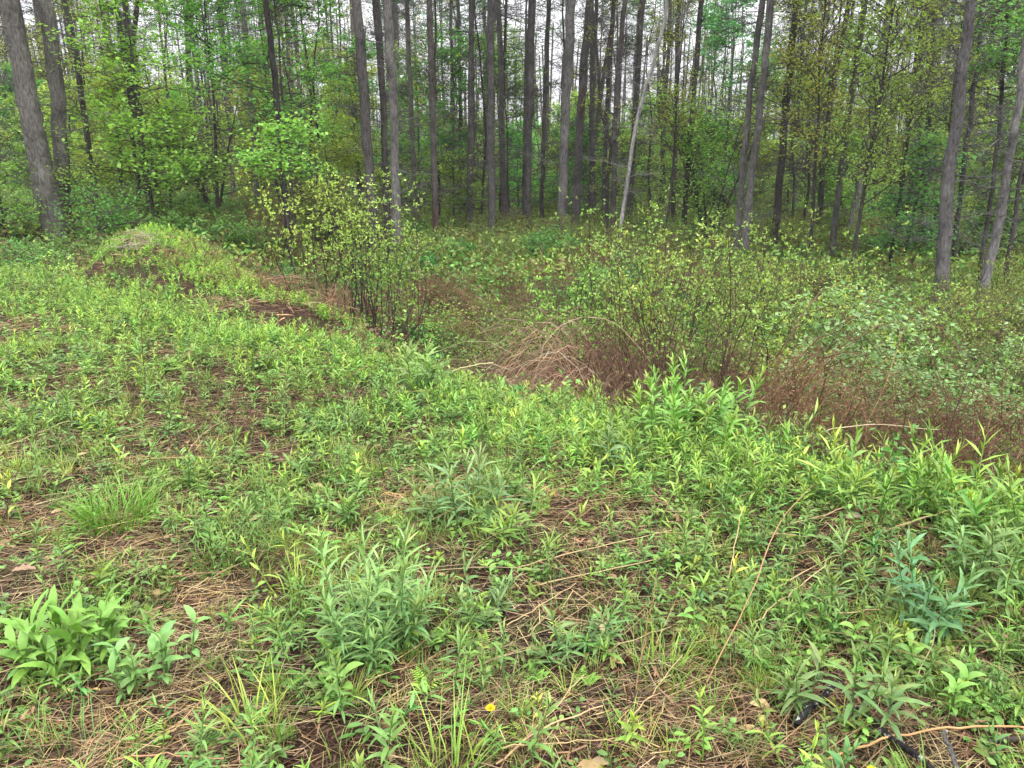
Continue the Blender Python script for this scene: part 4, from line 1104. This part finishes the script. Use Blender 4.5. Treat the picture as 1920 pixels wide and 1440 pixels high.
def dead_limbs(P, n, ln, z0, z1, col=(.15, .13, .12), r=.012, twigs=7, upang=(-.15, .45)):
    """bare side branches with twigs"""
    z = P[:, 2] - P[0, 2]; hz = U(z0, z1, n)
    s = np.stack([np.interp(hz, z, P[:, k]) for k in range(3)], -1)
    a = U(0, 6.28, n); e = U(*upang, n); L_ = ln * U(.25, 1.1, n); K = 5; u = np.linspace(0, 1, K)
    d = np.stack([np.cos(a) * np.cos(e), np.sin(a) * np.cos(e), np.sin(e)], -1)
    Q = s[:, None] + d[:, None] * (L_[:, None] * u[None])[..., None]
    Q[..., 2] -= (u ** 2)[None] * (L_ * U(-.15, .3, n))[:, None]
    Q[:, 1:] += np.cumsum(NRM(.035, (n, K - 1, 3)), 1) * L_[:, None, None]
    g = Geo(); rr = (r * L_ / ln + .002)[:, None] * np.linspace(1, .3, K)[None]
    g.add(*tubes(Q, rr, 4, vary(col, n, .2, .06)))
    if twigs:
        T = sub(Q, twigs, ln * .28, .2, .8)
        g.add(*tubes(T, np.tile([.0045, .0035, .002], (len(T), 1)), 3, np.array(col) * .9))
        T2 = sub(T, 2, ln * .12, .2, .8)
        g.add(*tubes(T2, np.tile([.003, .0025, .0015], (len(T2), 1)), 3, np.array(col) * .9))
    return g, Q
def leafy_crown(P, n, ln, z0, z1, cols, size, m1=7, m2=3, nl=7, up=.8, upang=(.1, .8), col=(.07, .055, .05), aspect=.75, flat=.35, spread=.09, shape=None):
    z = P[:, 2] - P[0, 2]; hz = U(z0, z1, n)
    s = np.stack([np.interp(hz, z, P[:, k]) for k in range(3)], -1)
    a = np.arange(n) * 2.4 + NRM(.5, n); e = U(*upang, n)
    q = (hz - z0) / max(z1 - z0, .01)
    L_ = ln * U(.5, 1.1, n) * (1.0 - .55 * q if shape is None else shape(q)); K = 5; u = np.linspace(0, 1, K)
    d = np.stack([np.cos(a) * np.cos(e), np.sin(a) * np.cos(e), np.sin(e)], -1)
    Q = s[:, None] + d[:, None] * (L_[:, None] * u[None])[..., None]
    Q[..., 2] -= (u ** 2)[None] * (L_ * U(.0, .25, n))[:, None]
    Q[:, 1:] += np.cumsum(NRM(.045, (n, K - 1, 3)), 1) * L_[:, None, None]
    br = Geo(); br.add(*tubes(Q, (.012 * L_ / ln + .004)[:, None] * np.linspace(1, .3, K)[None], 4, vary(col, n, .15, .05)))
    T = sub(Q, m1, ln * .4, .25, .3)
    T[:, 1:, 2] -= 0 
    br.add(*tubes(T, np.tile([.006, .0045, .0025], (len(T), 1)), 3, col))
    T2 = sub(T, m2, ln * .18, .3, flat)
    br.add(*tubes(T2, np.tile([.0035, .003, .002], (len(T2), 1)), 3, col))
    lf = Geo(); lf.add(*leaf_on(T2, nl, size, aspect, cols, spread, up, .1))
    return br, lf

MAPLE = [(.24, .43, .09), (.19, .36, .075), (.29, .48, .11)]
MAPLEB = [(.24, .41, .09), (.19, .36, .075), (.28, .44, .11)]
YOUNG = [(.29, .40, .085), (.24, .34, .07), (.34, .45, .10)]
TEALC = [(.15, .35, .12), (.19, .41, .12), (.12, .29, .10)]
PINE = [(.07, .18, .09), (.10, .23, .11), (.055, .14, .07)]

def pine_crown(P, z0, z1, ln, n=60):
    """open crown of needle sprays on near-level limbs"""
    br, Q = dead_limbs(P, n, ln, z0, z1, (.10, .08, .07), .02, 0, (-.05, .4))
    lf = Geo(); T = sub(Q, 8, ln * .3, .3, .4); br.add(*tubes(T, np.full((len(T), 3), .006), 3, (.1, .08, .07)))
    V = leaf_on(T, 9, .22, .22, PINE, .09, .5, .1); lf.add(*V)
    return br, lf

# a shared pine crown shape for the near trunks: they rise out of the frame
_cp = np.stack([np.zeros(12), np.zeros(12), np.linspace(0, 9, 12)], -1)
_b, _l = pine_crown(_cp, 1.5, 8.8, 2.0, 34)
CR_LIMB = mesh_of(_b, 'crown_limbs', 'twig'); CR_LEAF = mesh_of(_l, 'crown', 'tree_leaf')

TREES = [
 # label, pixel points base -> top, depth, width px at base, at top, colour, limbs, kind
 ('massive grey pine leaning left at the left edge, the stoutest trunk', [(92, 372), (62, 250), (34, 110), (10, 0)], 15.5, 50, 36, GREYB, 34),
 ('straight grey trunk rising from the same foot as the massive left pine', [(108, 360), (106, 200), (98, 100), (83, 0)], 16.0, 30, 27, GREYB, 30),
 ('thin dark trunk right of the two big left pines', [(172, 330), (160, 190), (148, 80), (130, 0)], 21, 13, 10, (.10, .09, .085), 22),
 ('slim dark leaning trunk, leftmost of the group of three', [(263, 400), (247, 283), (238, 167), (228, 83), (216, 0)], 19, 9, 8, (.085, .075, .07), 10),
 ('slim dark leaning trunk, middle of the group of three', [(284, 410), (270, 317), (257, 217), (247, 133), (243, 50), (236, 0)], 18.5, 12, 9, (.09, .08, .075), 10),
 ('slim dark leaning trunk, rightmost of the group of three', [(306, 405), (297, 317), (280, 233), (270, 167), (262, 100), (268, 0)], 19.5, 11, 9, (.10, .09, .08), 10),
 ('thin trunk behind the layered maple leaves', [(372, 405), (364, 317), (354, 217), (345, 100), (340, 0)], 22, 7, 5, (.11, .10, .095), 14),
 ('slim grey trunk left of the dark trunk near the leafy shrub', [(482, 390), (470, 200), (453, 0)], 24, 11, 10, GREYB, 30),
 ('dark almost black trunk standing behind the yellow green shrub', [(537, 425), (521, 283), (508, 150), (492, 0)], 16.5, 15, 12, (.055, .05, .048), 16),
 ('faint slim trunk right of the almost black one', [(556, 380), (546, 200), (536, 0)], 30, 9, 7, GREYB, 30),
 ('grey pine, left of the tight cluster behind the shrub', [(699, 400), (684, 167), (670, 0)], 18, 22, 19, (.17, .155, .15), 34),
 ('dark pine in the middle of the tight cluster', [(724, 390), (717, 167), (703, 0)], 20, 15, 13, (.10, .09, .085), 40),
 ('pale grey smooth pine, right of the tight cluster', [(741, 405), (741, 200), (730, 0)], 17.5, 20, 17, (.23, .215, .205), 30),
 ('slim grey pine just right of the tight cluster', [(779, 420), (773, 233), (763, 0)], 24, 10, 9, GREYB, 34),
 ('pine with a torn reddish foot right of the cluster', [(817, 462), (811, 233), (803, 0)], 22, 14, 12, (.16, .14, .135), 34),
 ('thin pine deep between the torn footed and the central pines', [(854, 380), (845, 0)], 34, 7, 6, GREYB, 26),
 ('second thin pine deep left of the central pine', [(870, 380), (858, 0)], 32, 8, 7, (.11, .10, .095), 26),
 ('slim dark pine close left of the central pine', [(889, 400), (887, 200), (883, 0)], 28, 9, 8, (.12, .11, .10), 30),
 ('straight mid grey pine at the centre of the photo with its foot in view', [(922, 452), (920, 200), (921, 0)], 22, 18, 15, (.15, .14, .135), 34),
 ('thin dark stem touching the central pine on its right', [(936, 420), (943, 200), (949, 0)], 29, 6, 5, (.09, .08, .075), 20),
 ('dark pine right of the central one', [(988, 462), (993, 200), (999, 0)], 22, 14, 13, (.13, .12, .115), 34),
 ('slimmer pine right of the dark one near the centre', [(1014, 415), (1023, 133), (1030, 0)], 27, 10, 9, (.15, .14, .13), 34),
 ('broad pale grey pine right of centre, left of a pair', [(1054, 430), (1060, 200), (1070, 0)], 21, 21, 18, (.21, .20, .19), 34),
 ('broad grey pine with a red bark wound, right of a pair', [(1078, 425), (1088, 200), (1107, 0)], 23, 18, 16, (.18, .165, .16), 34),
 ('slim grey trunk leaning right behind the broad pair', [(1097, 410), (1123, 200), (1153, 0)], 27, 10, 8, GREYB, 26),
 ('dark slim trunk left of the white leaning birch', [(1131, 425), (1138, 200), (1150, 0)], 25, 10, 8, (.11, .10, .095), 26),
 ('dark straight trunk whose foot touches the birch foot', [(1147, 460), (1155, 200), (1174, 0)], 21, 12, 10, (.12, .105, .10), 26),
 ('dark twiggy pine behind the leaning birch', [(1178, 410), (1191, 200), (1204, 0)], 24, 13, 12, (.11, .10, .095), 50),
 ('pale whitish dead birch leaning to the right', [(1157, 448), (1187, 267), (1203, 183), (1233, 100), (1253, 0)], 19.5, 9, 7, (.34, .33, .315), 12),
 ('dark slim trunk right of the birch, left of two', [(1262, 436), (1267, 200), (1272, 0)], 24, 10, 9, (.09, .08, .075), 20),
 ('dark crooked trunk right of the birch, right of two', [(1281, 440), (1294, 250), (1305, 133), (1315, 0)], 22, 12, 10, (.09, .08, .075), 26),
 ('pale slim pine, left of the pair whose feet stand behind the shrubs', [(1377, 500), (1400, 222), (1427, 0)], 17.5, 15, 12, (.20, .19, .18), 30),
 ('pale slim pine, right of the pair whose feet stand behind the shrubs', [(1391, 510), (1422, 222), (1446, 0)], 17, 17, 14, (.19, .18, .17), 30),
 ('dark pine right of the pale pair', [(1452, 480), (1471, 222), (1493, 0)], 20, 17, 13, (.10, .09, .085), 40),
 ('dim pine among the young olive leaves', [(1528, 480), (1548, 222), (1590, 0)], 23, 12, 10, (.12, .11, .10), 30),
 ('mottled pine with foot behind the right shrubs', [(1556, 515), (1578, 267), (1609, 0)], 18, 14, 11, (.17, .16, .15), 30),
 ('pale barked leaning trunk half hidden by young olive leaves', [(1585, 470), (1618, 289), (1658, 0)], 21, 14, 12, (.26, .25, .24), 26),
 ('thin dark trunk left of the big right pine', [(1722, 485), (1733, 222), (1742, 0)], 20, 9, 7, (.08, .075, .07), 16),
 ('thin dark leaning stem between the thin trunk and the big right pine', [(1733, 485), (1773, 311), (1802, 100), (1815, 0)], 20, 7, 5, (.08, .075, .07), 12),
 ('big grey pine at the right with its foot in the brush', [(1765, 592), (1787, 355), (1809, 244), (1834, 0)], 13.2, 30, 20, (.19, .18, .175), 44),
 ('dark trunk directly behind the big right pine', [(1790, 500), (1809, 311), (1835, 133), (1850, 0)], 17, 11, 9, (.09, .085, .08), 20),
 ('slim dark trunk with a low fork left of the right edge pine', [(1829, 560), (1850, 444), (1870, 300), (1886, 0)], 15, 9, 7, (.10, .09, .085), 20),
 ('pale grey pine leaning out of the right edge', [(1834, 605), (1876, 422), (1902, 289), (1935, 60)], 12.8, 20, 14, (.24, .23, .22), 26),
]
def extend(P, hgt):
    d = P[-1] - P[-2]; d = d / np.linalg.norm(d); z = P[-1][2] - P[0][2]
    d = d * .5 + np.array([0, 0, .5]); d /= np.linalg.norm(d)
    out = [P]
    if hgt > z: out.append((P[-1] + d * (hgt - z))[None])
    return np.concatenate(out)
def pine(label, pts, Y, w0, w1, col, limbs, group='trunks along the edge of the woods', crown=True):
    P = np.array([at(a, b, Y) for a, b in pts])
    P[:, 1] += np.cumsum(np.r_[0, NRM(.12, len(P) - 1)])
    gz = float(H(P[0, 0], P[0, 1])) - .08
    if P[0, 2] > gz:    # hidden foot: continue the line down to the soil
        d = P[0] - P[1]; d = d / abs(d[2]) * np.array([.25, .25, 1]); P[0] = P[0] + d * (P[0, 2] - gz)
    P[0, 2] = gz
    H_ = P[-1, 2] - gz
    tot = max(15., H_ + 7)
    col = tuple(np.array(col) * (.95 if 'birch' in label else .7))
    r0 = .86 * w0 / FPX * Y / 2; r1 = .86 * w1 / FPX * Y / 2
    n0 = 18; A = resample(P, n0)
    E = extend(A, tot)[-1]; B = np.linspace(A[-1], E, 7)[1:]
    full = np.concatenate([A, B])
    o = full[0].copy(); full = full - o
    full[1:-1, :2] += NRM(.012, (len(full) - 2, 2))
    g = Geo(); u = np.r_[np.linspace(0, 1, n0), np.linspace(1, 1, 6)]
    rr = r0 + (r1 - r0) * u; rr[n0:] = np.linspace(r1 * .85, r1 * .25, 6)
    z = full[:, 2]; rr = rr * (1 + .22 * np.exp(-np.maximum(z, 0) / .28) + .35 * np.exp(-np.maximum(z, 0) / .1)) * (1 + .05 * vnoise(z * 1.7 + r0 * 90, z * 0 + Y))
    V, F, C = tubes(full[None], rr[None], 12, col)
    th = np.arange(12) * 6.283 / 12
    V[0] = full[:, None] + (V[0] - full[:, None]) * (1 + .06 * vnoise(th[None] * 2, z[:, None] * 2 + r0 * 50))[..., None]
    C = np.broadcast_to(np.asarray(col, float), (V.reshape(-1, 3).shape[0], 3)).copy()
    g.add(V, F, C)
    r = thing('pine_tree' if 'birch' not in label else 'birch_tree', label, 'tree', o, 0, group)
    link('trunk', mesh_of(g, 'trunk', 'bark', True), r)
    lg, Q = dead_limbs(full, int(limbs * 2.0), 1.25, 1.2, min(H_ + 2.5, tot - 2), np.array(col) * .6 + .01, .008, 10)
    # stubs of broken limbs
    sg, _ = dead_limbs(full, 22, .22, .5, H_ + 1, np.array(col) * .8, .014, 0, (-.1, .5)); lg.merge(sg)
    link('limbs', mesh_of(lg, 'limbs', 'twig', True), r)
    if crown and tot > H_ + 4:
        i = len(full) - 6
        off = full[i]
        c = link('crown', CR_LEAF, r, off); c.rotation_euler = (0, 0, U(0, 6.28)); s = (tot - off[2]) / 9 * 1.05; c.scale = (s, s, s)
        c2 = link('crown_limbs', CR_LIMB, r, off); c2.rotation_euler = c.rotation_euler; c2.scale = c.scale
    return r, full, o
for T in TREES:
    r, full, o = pine(*T, crown=True)
    if 'red bark' in T[0] or 'torn reddish' in T[0]:
        # bark wound: a thin raised flake of torn red wood on the camera side
        zz = {'red': 4.2, 'tor': 1.0, 'lef': 3.0}.get('red' if 'red bark' in T[0] else 'tor' if 'torn' in T[0] else 'lef', 3)
        if 'massive' in T[0]: zz = 2.4
        z = np.linspace(zz - .45, zz + .45, 8); P = np.stack([np.interp(z, full[:, 2], full[:, k]) for k in range(3)], -1)
        rad = T[3] / FPX * T[2] / 2 * .98
        P[:, 1] -= rad * .92; P[:, 0] += .02
        gw = Geo(); gw.add(*tubes(P[None], (np.array([.1, .5, .8, 1, .9, .7, .5, .1]) * rad * .45)[None], 8, (.13, .06, .05)))
        link('bark_wound', mesh_of(gw, 'bark_wound', 'bark', True), r)

# understorey trees with leaves: each its own shape
def leafy(label, px, Y, h, n, ln, z0, cols, size, r0=.05, group='leafy understorey trees', name='young_maple', lean=0, stems=1, m1=7, m2=3, nl=7, up=.8, upang=(.0, .6), aspect=.8, barkc=(.07, .06, .055), shape=None, spread=.09):
    b = np.array(base(px, Y)); r = thing(name, label, 'tree', b, 0, group)
    tg, bg_, lf = Geo(), Geo(), Geo()
    for s in range(stems):
        a = U(0, 6.28); sp_ = (.35 * h if stems > 1 else .04 * h)
        K = 9; u = np.linspace(0, 1, K)
        P = np.stack([lean * u + sp_ * np.cos(a) * u ** 1.2, sp_ * np.sin(a) * u ** 1.2, h * u], -1)
        P[1:, :2] += np.cumsum(NRM(.02 * h / 5, (K - 1, 2)), 0)
        tg.merge(trunk_geo(P, r0 * (.6 if stems > 1 else 1), .008, 8, barkc)[0])
        x, y = leafy_crown(P, max(4, n // stems), ln, z0, h, cols, size, m1, m2, nl, up, upang, aspect=aspect, shape=shape, spread=spread)
        bg_.merge(x); lf.merge(y)
    link('trunk', mesh_of(tg, 'trunk', 'bark', True), r)
    link('limbs', mesh_of(bg_, 'limbs', 'twig', True), r)
    link('crown', mesh_of(lf, 'crown', 'tree_leaf'), r)
    return r
leafy('maple with layered dark green leaves between the left pines and the shrub', 300, 17, 5.4, 34, 1.8, 1.2, MAPLE, .10, nl=8)
leafy('maple with bright yellow green leaves above the black trunk', 560, 18, 6.4, 36, 2.1, 2.6, MAPLEB, .09, nl=8)
leafy('low maple branch of bright leaves in front of the black trunk', 545, 14.8, 3.0, 12, 1.2, 1.9, MAPLEB, .085, nl=8, r0=.03)
leafy('maple with bright leaves reaching the top of the photo left of the black trunk', 420, 20, 7.2, 40, 2.0, 3.6, MAPLEB, .10, nl=7)
leafy('small dark forked tree with spreading limbs at the left', 414, 21, 3.4, 36, 1.6, 1.0, MAPLE, .08, stems=6, nl=4, r0=.09)
leafy('low green maple at the foot of the massive left pine', 150, 15.8, 1.7, 18, 1.1, .3, MAPLE, .065, nl=5)
leafy('green maple sapling at the far left edge', 20, 15, 1.6, 16, 1.1, .3, MAPLE, .065, nl=5)
leafy('green maple sapling arching over the hollow right of the left pines', 200, 14.8, 1.4, 15, 1.2, .5, MAPLEB, .06, nl=5)
leafy('low green maple behind the mound', 330, 18, 2.4, 26, 1.5, .4, MAPLE, .09)
leafy('maple sapling behind the shrub left of the cluster', 620, 19, 2.8, 20, 1.3, .8, MAPLE, .09)
leafy('maple sapling between the torn footed pine and the cluster', 850, 24, 2.6, 14, 1.3, .9, MAPLE, .10)
leafy('small maple in the gap right of the central pine', 880, 26, 2.2, 18, 1.2, .5, MAPLE, .10)
leafy('tall maple showing light green leaves between central trunks', 955, 30, 7.2, 34, 1.8, 3.2, MAPLEB, .12)
leafy('maple showing light green leaves left of the torn footed pine', 790, 32, 6.4, 30, 1.7, 1.5, MAPLEB, .12)
leafy('bright green forked tree right of the two dark trunks', 1325, 21, 3.9, 50, 1.9, .5, MAPLE, .09, stems=6, nl=5, r0=.07, upang=(.5, 1.1))
leafy('bushy green tree behind the dark pine right of the pale pair', 1500, 27, 5.2, 40, 1.9, .6, MAPLE, .11)
leafy('green tree behind the right shrubs left of the thin trunk', 1690, 17, 2.9, 34, 1.3, .3, TEALC, .085)
leafy('dark green tree between the big right pine and the right edge', 1880, 18, 4.2, 44, 1.7, .4, TEALC, .095)
leafy('blue green tree leaning in at the top right corner', 1895, 14.5, 6.0, 34, 1.6, 3.8, TEALC, .085)
leafy('bright green tree behind the big right pine', 1770, 25, 4.6, 40, 1.8, .5, MAPLE, .11)
leafy('tall pale green tree in the sky gap left of the pale pair', 1350, 32, 9, 34, 2.2, 4.5, TEALC, .13)
YS = dict(name='young_leaved_tree', up=.3, nl=5, spread=.06, upang=(.5, 1.2), aspect=.6)
leafy('slender tree with young olive leaves left of the pale barked trunk', 1520, 17, 7.2, 46, 1.6, 1.8, YOUNG, .07, **YS)
leafy('slender tree with young olive leaves in front of the pale barked trunk', 1600, 15.5, 7.2, 56, 1.6, 1.6, YOUNG, .07, **YS)
leafy('slender tree with young olive leaves right of the pale barked trunk', 1670, 17, 7.6, 52, 1.7, 1.8, YOUNG, .07, **YS)
leafy('slender tree with young olive leaves beside the big right pine', 1750, 18, 6.6, 30, 1.4, 2.6, YOUNG, .07, **YS)
leafy('slender tree with young olive leaves right of the pale pair', 1450, 19, 7.4, 34, 1.5, 3.2, YOUNG, .075, **YS)
leafy('thin tree with sparse young leaves right of the birch', 1245, 20, 6.5, 24, 1.3, 2.5, YOUNG, .06, **YS)
leafy('thin tree with sparse young leaves at the left edge', 20, 19, 6, 30, 1.6, 1.5, YOUNG, .07, **YS)
leafy('thin tree with sparse young leaves between the left pines and the trio', 190, 24, 6.5, 30, 1.6, 1.4, YOUNG, .075, **YS)

# woods behind: copies of a few shapes
print('woods')
def proto_pine(h, r0, col, nl):
    K = 14; u = np.linspace(0, 1, K); P = np.stack([np.cumsum(NRM(.05, K)), np.cumsum(NRM(.05, K)), h * u], -1); P[0, :2] = 0
    r = thing('slim_pine', 'slim grey pine trunk deep in the woods', 'tree', (0, 0, -80), 0, 'slim trunks deep in the woods')
    link('trunk', mesh_of(trunk_geo(P, r0, .03, 8, col)[0], 'trunk', 'bark', True), r)
    lg, _ = dead_limbs(P, nl, 1.9, 1.0, h * .72, np.array(col) * .7, .013, 7)
    link('limbs', mesh_of(lg, 'limbs', 'twig'), r)
    b, l_ = pine_crown(P, h * .62, h * .98, 1.9, 22)
    link('crown_limbs', mesh_of(b, 'crown_limbs', 'twig'), r); link('crown', mesh_of(l_, 'crown', 'tree_leaf'), r)
    return r
def proto_leafy(h, z0, n, ln, cols, size, label, group, up=.7, nl=6):
    K = 9; u = np.linspace(0, 1, K); P = np.stack([np.cumsum(NRM(.12, K)), np.cumsum(NRM(.12, K)), h * u], -1); P[0, :2] = 0
    r = thing('woodland_tree', label, 'tree', (0, 0, -80), 0, group)
    link('trunk', mesh_of(trunk_geo(P, .09, .01, 7, (.09, .08, .075))[0], 'trunk', 'bark', True), r)
    b, l_ = leafy_crown(P, n, ln, z0, h, cols, size, 7, 3, nl, up, (.1, .9))
    link('limbs', mesh_of(b, 'limbs', 'twig'), r); link('crown', mesh_of(l_, 'crown', 'tree_leaf'), r)
    return r
PP = [proto_pine(U(15, 20), U(.10, .15), tuple(np.array(c) * .75), 60) for c in ((.15, .14, .13), (.11, .10, .095), (.19, .18, .17), (.13, .12, .11))]
PL = [proto_leafy(9, 3.0, 44, 2.0, MAPLE, .15, 'mid green leafy tree deep in the woods', 'green trees deep in the woods'),
      proto_leafy(5, .6, 44, 2.0, MAPLE, .15, 'low mid green tree deep in the woods', 'low green trees deep in the woods'),
      proto_leafy(7, 1.0, 50, 1.9, YOUNG, .12, 'olive young leaved tree deep in the woods', 'olive trees deep in the woods', .4, 5),
      proto_leafy(4, .4, 44, 1.9, [(.22, .33, .075), (.17, .27, .06)], .13, 'low dark olive tree deep in the woods', 'low olive trees deep in the woods', .4),
      proto_leafy(10, 3.5, 40, 2.2, MAPLEB, .15, 'light green leafy tree deep in the woods', 'light green trees deep in the woods')]
def proto_stem(h, r0, col):
    K = 12; u = np.linspace(0, 1, K); P = np.stack([np.cumsum(NRM(.10, K)), np.cumsum(NRM(.08, K)), h * u], -1); P[0, :2] = 0
    r = thing('slender_tree', 'slender dark tree stem with fine bare twigs', 'tree', (0, 0, -80), 0, 'slender dark tree stems')
    link('trunk', mesh_of(trunk_geo(P, r0, .015, 7, col)[0], 'trunk', 'bark', True), r)
    lg, Q = dead_limbs(P, 56, 1.4, .8, h * .95, (.07, .055, .05), .008, 7, (.1, 1.0))
    link('limbs', mesh_of(lg, 'limbs', 'twig'), r)
    lf = Geo(); T = sub(Q, 6, .35, .3, .8); lf.add(*leaf_on(T, 3, .075, .6, YOUNG, .02, .3)) if h > 9.5 else lf.add(*leaf_on(T[::3], 2, .07, .6, YOUNG, .02, .3))
    link('crown', mesh_of(lf, 'crown', 'tree_leaf'), r)
    return r
PS = [proto_stem(U(8, 12), U(.04, .06), c) for c in ((.06, .055, .05), (.045, .04, .038), (.08, .07, .065))]
used = set()
WL = {'slim_pine': 'slim grey pine', 'slender_tree': 'slender dark bare stem', 'slim trunks deep in the woods': 'slim grey pine', 'green trees deep in the woods': 'mid green leafy tree', 'low green trees deep in the woods': 'low mid green tree', 'olive trees deep in the woods': 'olive young leaved tree', 'low olive trees deep in the woods': 'low olive tree', 'light green trees deep in the woods': 'tall light green tree', 'slender dark tree stems': 'slender dark twiggy tree'}
def place(src, key, x_, y_, s):
    lab = WL[src['group']] + ' ' + column(x_, y_) + (' among the front trunks' if y_ < 28 else ' farther back in the woods' if y_ < 45 else ' deepest in the woods')
    loc = (x_, y_, float(H(x_, y_)) - .1)
    if key not in used:
        used.add(key); src.location = loc; src.rotation_euler = (0, 0, U(0, 6.28)); src.scale = (s,) * 3; src['label'] = lab
    else: dup(src, loc, U(0, 6.28), s, lab)
pts = []
def scatter_trees(n, y0, y1, md):
    out = []; t = 0
    while len(out) < n and t < 20000:
        t += 1
        y_ = math.sqrt(U(y0 * y0, y1 * y1)); x_ = U(-1, 1) * (.72 * y_ + 2)
        if any((x_ - q[0]) ** 2 + (y_ - q[1]) ** 2 < md * md for q in pts): continue
        pts.append((x_, y_)); out.append((x_, y_))
    return out
for i, (x_, y_) in enumerate(scatter_trees(150, 23, 66, 1.0)): place(PP[i % 4], ('p', i % 4), x_, y_, U(.75, 1.1))
for i, (x_, y_) in enumerate(scatter_trees(150, 20.5, 55, .7)): place(PS[i % 3], ('s', i % 3), x_, y_, U(.75, 1.15))
for i, (x_, y_) in enumerate(scatter_trees(120, 28, 70, 1.1)):
    k = [1, 3, 2, 0, 1, 3, 2, 1, 4, 3][i % 10]
    if -.22 * y_ < x_ < .30 * y_ and k in (0, 4, 2): k = [1, 3][i % 2]
    if x_ > .3 * y_ and k == 0: k = 3
    if x_ < -.25 * y_ and k == 3: k = 1
    place(PL[k], ('l', k), x_, y_, U(.7, 1.15))
for i, (x_, y_) in enumerate(scatter_trees(12, 22, 34, 1.0)):
    k = [1, 0, 4, 1, 2][i % 5]
    place(PL[k], ('l', k), x_, y_, U(.55, .8))
# the wood beyond reads as one mass
g = Geo()
n = 46000
y = np.sqrt(U(68 ** 2, 105 ** 2, n)); x = U(-1, 1, n) * (.75 * y + 4)
top = 4.5 + 2.2 * fbm(x * .12, y * .12, 2) 
z = U(0, 1, n) ** 1.2 * np.maximum(top, 1) + H(x, y)
pos = np.stack([x, y, z], -1)
c = np.array([(.17, .27, .07), (.13, .27, .07), (.21, .29, .07)])[R.integers(0, 3, n)] * np.exp(NRM(.25, (n, 1)))
no = NRM(.6, (n, 3)); no[:, 2] += .4
g.add(*leaves(pos, NRM(1, (n, 3)), no, U(.3, .6, n), U(.25, .4, n), c))
m = 260; yy = U(68, 100, m); xx = U(-1, 1, m) * (.75 * yy + 4)
P = np.stack([np.stack([xx, yy, H(xx, yy)], -1), np.stack([xx + NRM(.5, m), yy, H(xx, yy) + U(8, 15, m)], -1)], 1)
g.add(*tubes(P, np.tile([.14, .07], (m, 1)), 5, (.12, .11, .10)))
tag(link('distant_wood', mesh_of(g, 'distant_wood', 'tree_leaf')), 'distant green wood closing the view behind the trunks', 'wood', None, 'stuff')
print('done', len(bpy.data.objects))

# ------------------------------------------------------------------ haze volume added to lighten the dark woods
def haze():
    x0, x1, y0, y1, z0, z1 = -90, 90, -10, 125, -3.5, 28
    V = np.array([(x, y, z) for x in (x0, x1) for y in (y0, y1) for z in (z0, z1)], np.float32)
    F = np.array([(0, 1, 3, 2), (4, 6, 7, 5), (0, 4, 5, 1), (2, 3, 7, 6), (0, 2, 6, 4), (1, 5, 7, 3)], np.int32)
    m = bpy.data.materials.new('haze'); m.use_nodes = True; nn = m.node_tree.nodes; nn.clear()
    o_ = nn.new('ShaderNodeOutputMaterial'); v = nn.new('ShaderNodeVolumePrincipled')
    v.inputs['Color'].default_value = (.93, .95, 1, 1); v.inputs['Density'].default_value = .0006
    m.node_tree.links.new(v.outputs[0], o_.inputs['Volume'])
    tag(link('haze', mesh_of((V, F, np.ones((8, 3), np.float32)), 'haze', m)), 'thin haze volume added to lighten the dark woods', 'haze', None, 'stuff')
haze()
